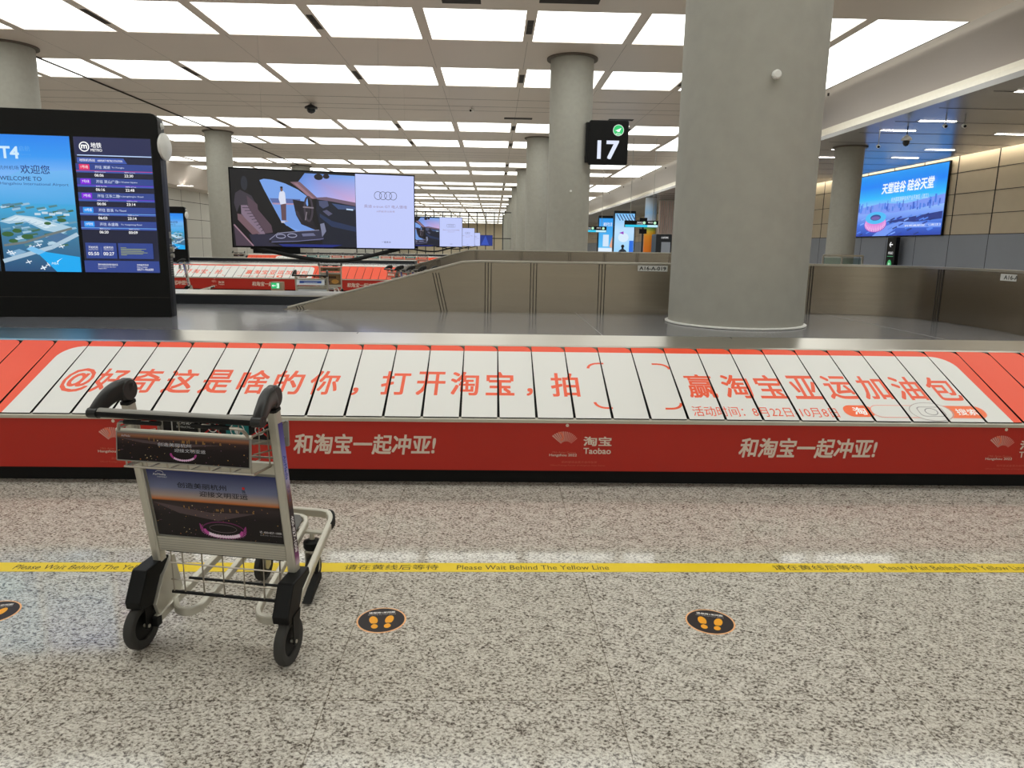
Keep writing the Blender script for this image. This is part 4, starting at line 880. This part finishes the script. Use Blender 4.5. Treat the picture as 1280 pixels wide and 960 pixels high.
tt = trolley('teal', 'first teal trolley of the far row below the hanging advert'); tt.location = (-9.8, 39.3, 0); tt.rotation_euler = (0, 0, math.radians(8))
for i in range(1, 10):
    dup(tt if i in (1, 4, 5, 8) else to, (-9.8 + .66 * i, 39.3, 0), math.radians(8), '%s from the left in the far trolley row below the advert' % ORD[i], 'far trolley row')
dup(tr, (-13.6, 39.0, 0), math.radians(5), 'tiny trolley by the column, before the third carousel', 'luggage trolleys')

# ================================================================== FLOOR MARKINGS
t = thing('floor_tape', 'yellow floor tape with black waiting text along the carousel', 'floor tape', (0, 3.3625, 0.0), math.radians(.42))
b = MB(); b.box(-8, 8, -.05, .05, .0002, .0012, M_tape); b.build('tape_band', t)
b = MB(); a = Art(); DK = C(52, 44, 22)
for i in range(-3, 4):
    a.text('请在黄线后等待', -.497 + 2.18 * i, .0, .058, DK, w=.47, bold=.004); a.text('Please Wait Behind The Yellow Line', .216 + 2.18 * i, -.002, .05, DK, w=.77, bold=.004)
a.into(b, (0, 0, .0012), (1, 0, 0), (0, 1, 0), M_print, .00002, .0004); b.build('lettering', t, fix=False)
def sticker(x, y, rz, label):
    t = thing('floor_sticker', label, 'floor sticker', (x, y, 0), rz, 'distance stickers')
    b = MB(); b.lathe([(.106, .0002), (.106, .001)], (0, 0, 0), (0, 0, 1), mat('sticker_orange_edge', C(236, 176, 120), .5), 48); b.lathe([(.099, .0008), (.099, .0013)], (0, 0, 0), (0, 0, 1), mat('sticker_dark', C(38, 31, 33), .5, spec=.3), 48); b.build('disc', t)
    b = MB(); a = Art(); OR = C(242, 166, 34)
    a.text('请保持1米间距', 0, .062, .016, C(240, 238, 235), w=.115, bold=.02); a.text('Please keep one meter distance', 0, .045, .007, C(215, 212, 210), w=.12)
    for s in (-1, 1):
        a.ell(s * .034, .0, .018, .034, OR, 20, -s * .18); a.ell(s * .027, -.052, .0145, .018, OR, 16, -s * .18); a.poly([(s * .034 - .02, -.032), (s * .034 + .014, -.030), (s * .034 + .014, -.026), (s * .034 - .02, -.028)], C(38, 31, 33))
    a.into(b, (0, 0, .0013), (1, 0, 0), (0, 1, 0), M_print, .00005, .0003); b.build('print', t, fix=False)
sticker(-.469, 2.845, math.radians(6), 'round dark floor sticker with orange footprints, right of the foreground trolley')
sticker(.963, 2.838, math.radians(-14), 'round dark floor sticker with orange footprints, right half of the floor')
sticker(-2.158, 2.90, math.radians(12), 'round dark floor sticker cut off by the left edge')

# ================================================================== CEILING FITTINGS
vproto = None; nv = 0
for n in range(0, 5):
    for r, (ya, yb) in enumerate((R1, R2)):
        for k in (-4, -2, 0, 2):
            xg = XE + PITCH_X * k + GAP / 2; yc = (ya + yb) / 2 + BAY * n
            if vproto is None:
                q = MB(); q.box(-.085, .085, -.62, .62, -.006, .001, M_groove)
                for i in range(5): q.box(-.08, .08, -.6 + i * .28, -.58 + i * .28, -.009, -.005, M_darkgrey)
                vproto = q.build('ceiling_vent'); o = vproto
            else: o = vproto.copy(); COL.objects.link(o)
            o.location = (xg, yc, H)
            tag(o, 'dark slot vent between glowing panels, %s row back, %s gap from the right' % (ORD[n * 2 + r] if n * 2 + r else 'first', {2: 'nearest', 0: 'second', -2: 'third', -4: 'fourth'}[k]), 'ceiling vent', 'slot vents between panels', 'thing')
for x, y, wd, l in ((-.86, 18.7, .95, 'dark louvre vent at the top edge of the picture'), (1.75, 18.5, 1.45, 'wider dark louvre vent at the top edge, left of the massive column'), (1.05, 34.8, 1.3, 'thin dark vent left of the column behind the 17 sign'), (5.8, 34.6, 1.15, 'thin dark vent above the 17 sign')):
    q = MB(); q.box(-wd / 2, wd / 2, -.22, .22, -.008, .001, M_groove)
    for i in range(6): q.box(-wd / 2 + .02, wd / 2 - .02, -.2 + i * .075, -.185 + i * .075, -.012, -.006, M_darkgrey)
    tag(q.build('ceiling_vent', loc=(x, y, H)), l, 'ceiling vent', 'louvre vents', 'thing')
def dome(x, y, z, label, drop=.35, r=.17, white=False):
    t = thing('dome_camera', label, 'security camera', (x, y, z), 0, 'ceiling cameras')
    q = MB(); q.tube([(0, 0, 0), (0, 0, -drop)], .02, M_darkgrey, 8); q.build('drop_rod', t)
    q = MB(); q.lathe([(.03, -drop + .02), (r, -drop - .1), (r * 1.05, -drop - .16), (r * .7, -drop - .18)], (0, 0, 0), (0, 0, 1), M_whitepl if white else M_darkgrey, 24); q.build('housing', t, True)
    q = MB(); q.lathe([(r * .68, -drop - .17), (r * .68, -drop - .26), (r * .45, -drop - .34), (0, -drop - .37)], (0, 0, 0), (0, 0, 1), M_greyglass, 24); q.build('dome', t, True)
dome(-7.85, 32.2, H, 'dark dome camera hanging from the ceiling above the car advert', .05, .26)
dome(14.35, 25.7, 5.9, 'dome camera hanging under the right soffit before the blue screen', .3, .16, True)
def bullet(x, y, z, drop, label):
    t = thing('bullet_camera', label, 'security camera', (x, y, z), 0, 'bullet cameras')
    q = MB(); q.tube([(0, 0, 0), (0, 0, -drop)], .015, M_grey, 8); q.build('drop_rod', t)
    q = MB(); q.lathe([(.05, -.16), (.06, -.14), (.06, .1), (.045, .12)], (0, 0, -drop - .05), (-.4, -1, -.25), M_whitepl, 16); q.lathe([(.045, .118), (.045, .125)], (0, 0, -drop - .05), (-.4, -1, -.25), M_black, 16); q.build('camera_body', t, True)
bullet(14.2, 23.3, 5.9, .32, 'left one of a pair of small white cameras under the right soffit'); bullet(14.75, 23.2, 5.9, .32, 'right one of a pair of small white cameras under the right soffit'); bullet(13.9, 26.7, 5.9, .5, 'small white camera left of the dome under the right soffit'); bullet(-1.03, 32.4, H, .06, 'tiny ceiling camera above the white half of the advert')
dproto = None
dl = [(15.1, 31.7, 'by the top of the right column'), (14.5, 26.6, 'just left of the dome camera'), (14.7, 24.6, 'between the dome and the paired cameras'), (18.9, 31.2, 'over the blue screen'), (14.6, 20.0, 'nearest the camera beside the cove'), (18.9, 26.9, 'near the beige wall top'), (15.3, 34.4, 'behind the right column top'), (19.0, 34.0, 'farthest over the blue screen'),
      (-25.0, 44.0, 'over the left wall, nearest'), (-25.5, 52.0, 'over the left wall, second'), (-24.9, 60.0, 'over the left wall, third'), (-25.6, 68.0, 'over the left wall, farthest'), (17, 44, 'beyond the blue screen'), (15.5, 52, 'far down the right soffit'), (15.5, 60, 'farthest down the right soffit')]
for x, y, l in dl:
    if dproto is None:
        q = MB(); q.box(-.62, .62, -.06, .06, -.012, .002, M_line_led); q.box(-.66, -.62, -.075, .075, -.014, .002, M_alu); q.box(.62, .66, -.075, .075, -.014, .002, M_alu); dproto = q.build('line_downlight'); o = dproto
    else: o = dproto.copy(); COL.objects.link(o)
    o.location = (x, y, 5.9); tag(o, 'slim white line light in the lower soffit, ' + l, 'ceiling light', 'line lights in the soffits', 'thing')

# ================================================================== FAR RIGHT HALL
def lightbox(x, y, wd, ht, label, art_):
    t = thing('advert_lightbox', label, 'advert lightbox', (x, y, 0), 0, 'advert lightboxes')
    q = MB(); q.box(-wd / 2 - .06, wd / 2 + .06, 0, .4, 0, ht + .12, M_black); q.build('frame', t)
    q = MB(); art_.into(q, (-wd / 2, -.004, .05), (1, 0, 0), (0, 0, 1), M_scr, .003, .003); q.build('lit_face', t, fix=False)
a = Art(); a.grad(0, 0, 1.1, 3.5, [(0, C(220, 240, 255)), (.42, C(225, 240, 255)), (.44, C(90, 190, 245)), (1, C(40, 150, 235))]); a.text('美好生活', .6, 3.1, .25, WHITE, w=.6); a.poly([(.75, 1.6), (.95, 2.3), (1.1, 2.0), (1.1, 1.4)], C(230, 170, 140)); a.rect(.3, 1.6, .7, 2.4, C(210, 230, 250))
lightbox(7.75, 50, 1.1, 3.6, 'bright blue advert lightbox, left of two beyond the barriers', a)
a = Art(); a.grad(0, 0, 1.3, 3.75, [(0, C(225, 245, 255)), (.3, C(150, 210, 250)), (.7, C(190, 225, 252)), (1, C(120, 190, 245))])
for i in range(6): a.line([(.1 + i * .2, 3.7), (.35 + i * .2, 3.3)], .06, C(40, 70, 120))
a.ell(.6, 2.2, .35, .3, C(215, 235, 250)); a.poly([(.3, 2.5), (.6, 2.6), (.6, 2.4)], C(150, 60, 190)); a.rect(1.0, 1.2, 1.28, 2.0, C(40, 110, 220))
lightbox(8.6, 48, 1.3, 3.85, 'taller bright blue advert lightbox with diagonal dark stripes on top', a)
def hsign(x, y, z, wd, label):
    t = thing('hanging_direction_sign', label, 'hanging sign', (x, y, z), 0, 'hanging direction signs')
    q = MB(); q.box(0, wd, 0, .12, 0, .36, M_black); q.build('sign_box', t)
    q = MB(); a = Art(); a.rect(.02, .01, wd - .02, .13, C(40, 200, 235)); a.rect(wd * .68, .01, wd - .02, .13, C(190, 235, 250)); a.text('到达出口', wd * .45, .26, .09, WHITE, w=.3); a.text('Arrivals Exit', wd * .45, .17, .05, WHITE, w=.34); a.ell(wd * .58, .24, .08, .08, C(190, 240, 200), 16); a.ell(wd * .90, .24, .08, .08, C(190, 240, 200), 16); a.text('停车场', wd * .76, .26, .08, WHITE, w=.26); a.into(q, (0, -.004, 0), (1, 0, 0), (0, 0, 1), M_scr, .003, .003); q.build('lit_face', t, fix=False)
    for x_ in (.3, wd - .3):
        q = MB(); q.tube([(x_, .06, .36), (x_, .06, H - z)], .012, M_grey, 6); q.build('suspension_rod', t)
hsign(7.17, 40, 2.71, 1.85, 'black and cyan hanging direction sign in front of the orange column'); hsign(4.9, 45, 2.50, 2.05, 'black and cyan hanging direction sign emerging behind the numbered column')
t = thing('wrapped_column', 'orange and rainbow wrapped column beyond the hanging sign', 'column', (13.62, 63.5, 0)); q = MB()
stops = [(0, C(236, 120, 30)), (1.6, C(236, 130, 36)), (2.6, C(240, 150, 40)), (3.0, C(225, 190, 60)), (3.3, C(90, 170, 90)), (3.7, C(235, 150, 60)), (3.75, C(205, 215, 235)), (4.6, C(150, 195, 240)), (5.6, C(190, 200, 215)), (5.88, C(190, 200, 215))]
for (za, ca), (zb, cb) in zip(stops[:-1], stops[1:]):
    for i in range(24):
        a0, a1 = 2 * PI * i / 24, 2 * PI * (i + 1) / 24; q.poly([(.5 * math.cos(a0), .5 * math.sin(a0), za), (.5 * math.cos(a1), .5 * math.sin(a1), za), (.5 * math.cos(a1), .5 * math.sin(a1), zb), (.5 * math.cos(a0), .5 * math.sin(a0), zb)], M_print, [ca, ca, cb, cb])
q.build('printed_wrap', t)
q = MB(); q.lathe([(.49, 0), (.49, 5.88)], (0, 0, 0), (0, 0, 1), M_concrete, 24); q.build('shaft', t)
t = thing('customs_scanner', 'dark blue-grey machine cabinet right of the orange column', 'machine', (9.4, 42, 0)); q = MB(); q.prism(rrect_pts(0, 0, .92, 2.4, .05), (0, 0, 0), (1, 0, 0), (0, 0, 1), (0, -1, 0), -1.2, 0, M_darkgrey); q.build('cabinet', t, bevel=.02)
q = MB(); q.box(.32, .84, -.02, .01, .2, 1.95, M_bluegrey); q.build('door', t); q = MB(); a = Art(); a.text('CUSTOMS', .5, 2.2, .1, WHITE, w=.4); a.into(q, (0, -.003, 0), (1, 0, 0), (0, 0, 1), M_scr, .003, .003); q.build('lettering', t, fix=False)
t = thing('slatted_screen_wall', 'pale vertical slat screen wall far beyond the barriers', 'screen wall', (14.9, 66, 0)); q = MB(); q.box(0, 3.0, .12, .2, 0, 5.85, M_whitepl); q.build('backing', t)
q = MB()
for i in range(16): q.box(.05 + i * .19, .12 + i * .19, -.02, .12, 0, 5.8, mat('pink_beige_slat', C(236, 216, 212), .5))
q.build('slats', t)
t = thing('stanchion_totem', 'black post sign with monitor between lightbox and orange column', 'sign', (9.62, 47, 0)); q = MB(); q.box(-.25, .25, -.2, .2, 0, .06, M_darkgrey); q.build('base', t); q = MB(); q.box(-.05, .05, -.05, .05, .06, 3.0, M_darkgrey); q.build('post', t); q = MB(); q.box(-.24, .24, -.08, .0, 2.5, 2.8, M_black); q.build('monitor', t); q = MB(); q.box(-.24, .24, -.08, 0, 3.2, 3.5, M_black); q.box(-.03, .03, -.04, 0, 2.95, 3.25, M_darkgrey); q.build('upper_monitor', t)
# totem post sign by the right wall
t = thing('exit_post_sign', 'narrow black post sign with white arrow before the blue-grey wall', 'sign', (20.9, 37.6, 0)); q = MB(); q.box(-.1, .1, -.5, .32, 0, 2.36, M_black); q.build('panel', t)
q = MB(); a = Art(); a.line([(.25, 1.98), (.55, 1.98)], .05, WHITE); a.line([(.38, 2.1), (.25, 1.98), (.38, 1.86)], .05, WHITE); a.into(q, (-.104, .32, 0), (0, -1, 0), (0, 0, 1), M_scr, .002, .002); q.build('arrow', t, fix=False)
q = MB(); a = Art(); a.text('到达出口', .42, 1.55, .14, WHITE, w=.45); a.rect(.12, 1.36, .7, 1.39, C(60, 150, 100)); a.ell(.4, .92, .2, .28, C(60, 170, 100)); a.text('B', .4, .92, .22, C(220, 250, 230)); a.into(q, (-.104, .32, 0), (0, -1, 0), (0, 0, 1), M_scr, .002, .002); q.build('lit_lettering', t, fix=False)
# glass railing
t = thing('glass_railing', 'glass railing with steel handrail below the right column', 'railing', (11.95, 26, 0))
q = MB(); q.tube([(0, 0, 1.44), (1.45, 0, 1.44), (1.72, .5, 1.44)], .035, M_steelrim, 10); q.build('handrail', t, True)
for x_, y_ in ((0, 0), (.7, 0), (1.45, 0), (1.72, .5)):
    q = MB(); q.box(x_ - .025, x_ + .025, y_ - .025, y_ + .025, 0, 1.42, M_steelrim); q.build('post', t)
gm2, gt2, gb2 = nt('green_tint_glass'); gb2.inputs['Transmission Weight'].default_value = 1.0; gb2.inputs['IOR'].default_value = 1.1; gb2.inputs['Roughness'].default_value = 0.02; gb2.inputs['Base Color'].default_value = C(190, 210, 205)
for xa, xb in ((.04, .66), (.74, 1.41)):
    q = MB(); q.box(xa, xb, -.008, .008, .1, 1.36, gm2); q.build('glass_pane', t)
# exit light box before the second carousel
t = thing('exit_box', 'beige box with green running-man exit sign before the second carousel', 'exit sign', (-6.62, 22.2, 0)); q = MB(); q.box(-.18, .18, -.1, .1, 0, .40, mat('beige_steel_box', C(150, 134, 112), .5)); q.build('box', t, bevel=.01)
q = MB(); a = Art(); a.rect(-.16, .2, .09, .37, C(30, 190, 110)); a.rect(.0, .21, .07, .36, C(225, 255, 235)); a.ell(.02, .335, .012, .012, C(30, 190, 110), 10); a.line([(.03, .31), (.015, .27), (.04, .225)], .014, C(30, 190, 110)); a.poly([(-.15, .285), (-.10, .32), (-.10, .25)], WHITE); a.rect(-.10, .275, -.03, .295, WHITE); a.into(q, (0, -.103, 0), (1, 0, 0), (0, 0, 1), M_scr, .002, .002); q.build('lit_sign', t, fix=False)
# wall vent on the far left
q = MB(); q.box(0, .03, -1.6, 1.6, -.9, .9, M_grey)
for i in range(9): q.box(.025, .05, -1.55, 1.55, -.85 + i * .2, -.78 + i * .2, M_darkgrey)
tag(q.build('wall_vent', loc=(-27.0, 62, 2.4)), 'grey louvred vent grille low on the far left wall', 'wall vent', None, 'thing')

# a distant person whose head shows above the far barrier
def person(x, y):
    t = thing('person', 'distant person with dark hair whose head shows above the far barrier', 'person', (x, y, 0), PI)
    V = [(0, 0, .95), (0, 0, 1.2), (0, .01, 1.42), (0, 0, 1.52), (0, -.01, 1.62), (0, -.01, 1.70), (.1, 0, .88), (.11, 0, .5), (.11, .02, .09), (.11, -.14, .04), (-.1, 0, .88), (-.11, 0, .5), (-.11, .02, .09), (-.11, -.14, .04),
         (.19, .01, 1.40), (.25, .03, 1.12), (.26, -.04, .88), (.26, -.07, .80), (-.19, .01, 1.40), (-.25, .03, 1.12), (-.26, -.04, .88), (-.26, -.07, .80)]
    E = [(0, 1), (1, 2), (2, 3), (3, 4), (4, 5), (0, 6), (6, 7), (7, 8), (8, 9), (0, 10), (10, 11), (11, 12), (12, 13), (2, 14), (14, 15), (15, 16), (16, 17), (2, 18), (18, 19), (19, 20), (20, 21)]
    Rr = [.15, .13, .14, .055, .085, .08, .09, .065, .045, .04, .09, .065, .045, .04, .055, .043, .034, .03, .055, .043, .034, .03]
    me = bpy.data.meshes.new('body'); me.from_pydata(V, E, []); bm = bmesh.new(); bm.from_mesh(me); bm.verts.layers.skin.verify(); bm.to_mesh(me); bm.free(); o = bpy.data.objects.new('body', me); COL.objects.link(o); o.parent = t; me.materials.append(mat('dark_clothing', C(50, 56, 72), .8))
    md = o.modifiers.new('skin', 'SKIN')
    for i, r in enumerate(Rr): me.skin_vertices[0].data[i].radius = (r, r * .85)
    me.skin_vertices[0].data[0].use_root = True; sb = o.modifiers.new('sub', 'SUBSURF'); sb.levels = 1; sb.render_levels = 2
    q = MB(); q.lathe([(.096, 1.62), (.1, 1.68), (.085, 1.74), (.04, 1.77), (0, 1.775)], (0, .015, 0), (0, 0, 1), mat('dark_hair', C(26, 22, 22), .6), 20); q.build('hair', t, True)
person(8.0, 45.0)
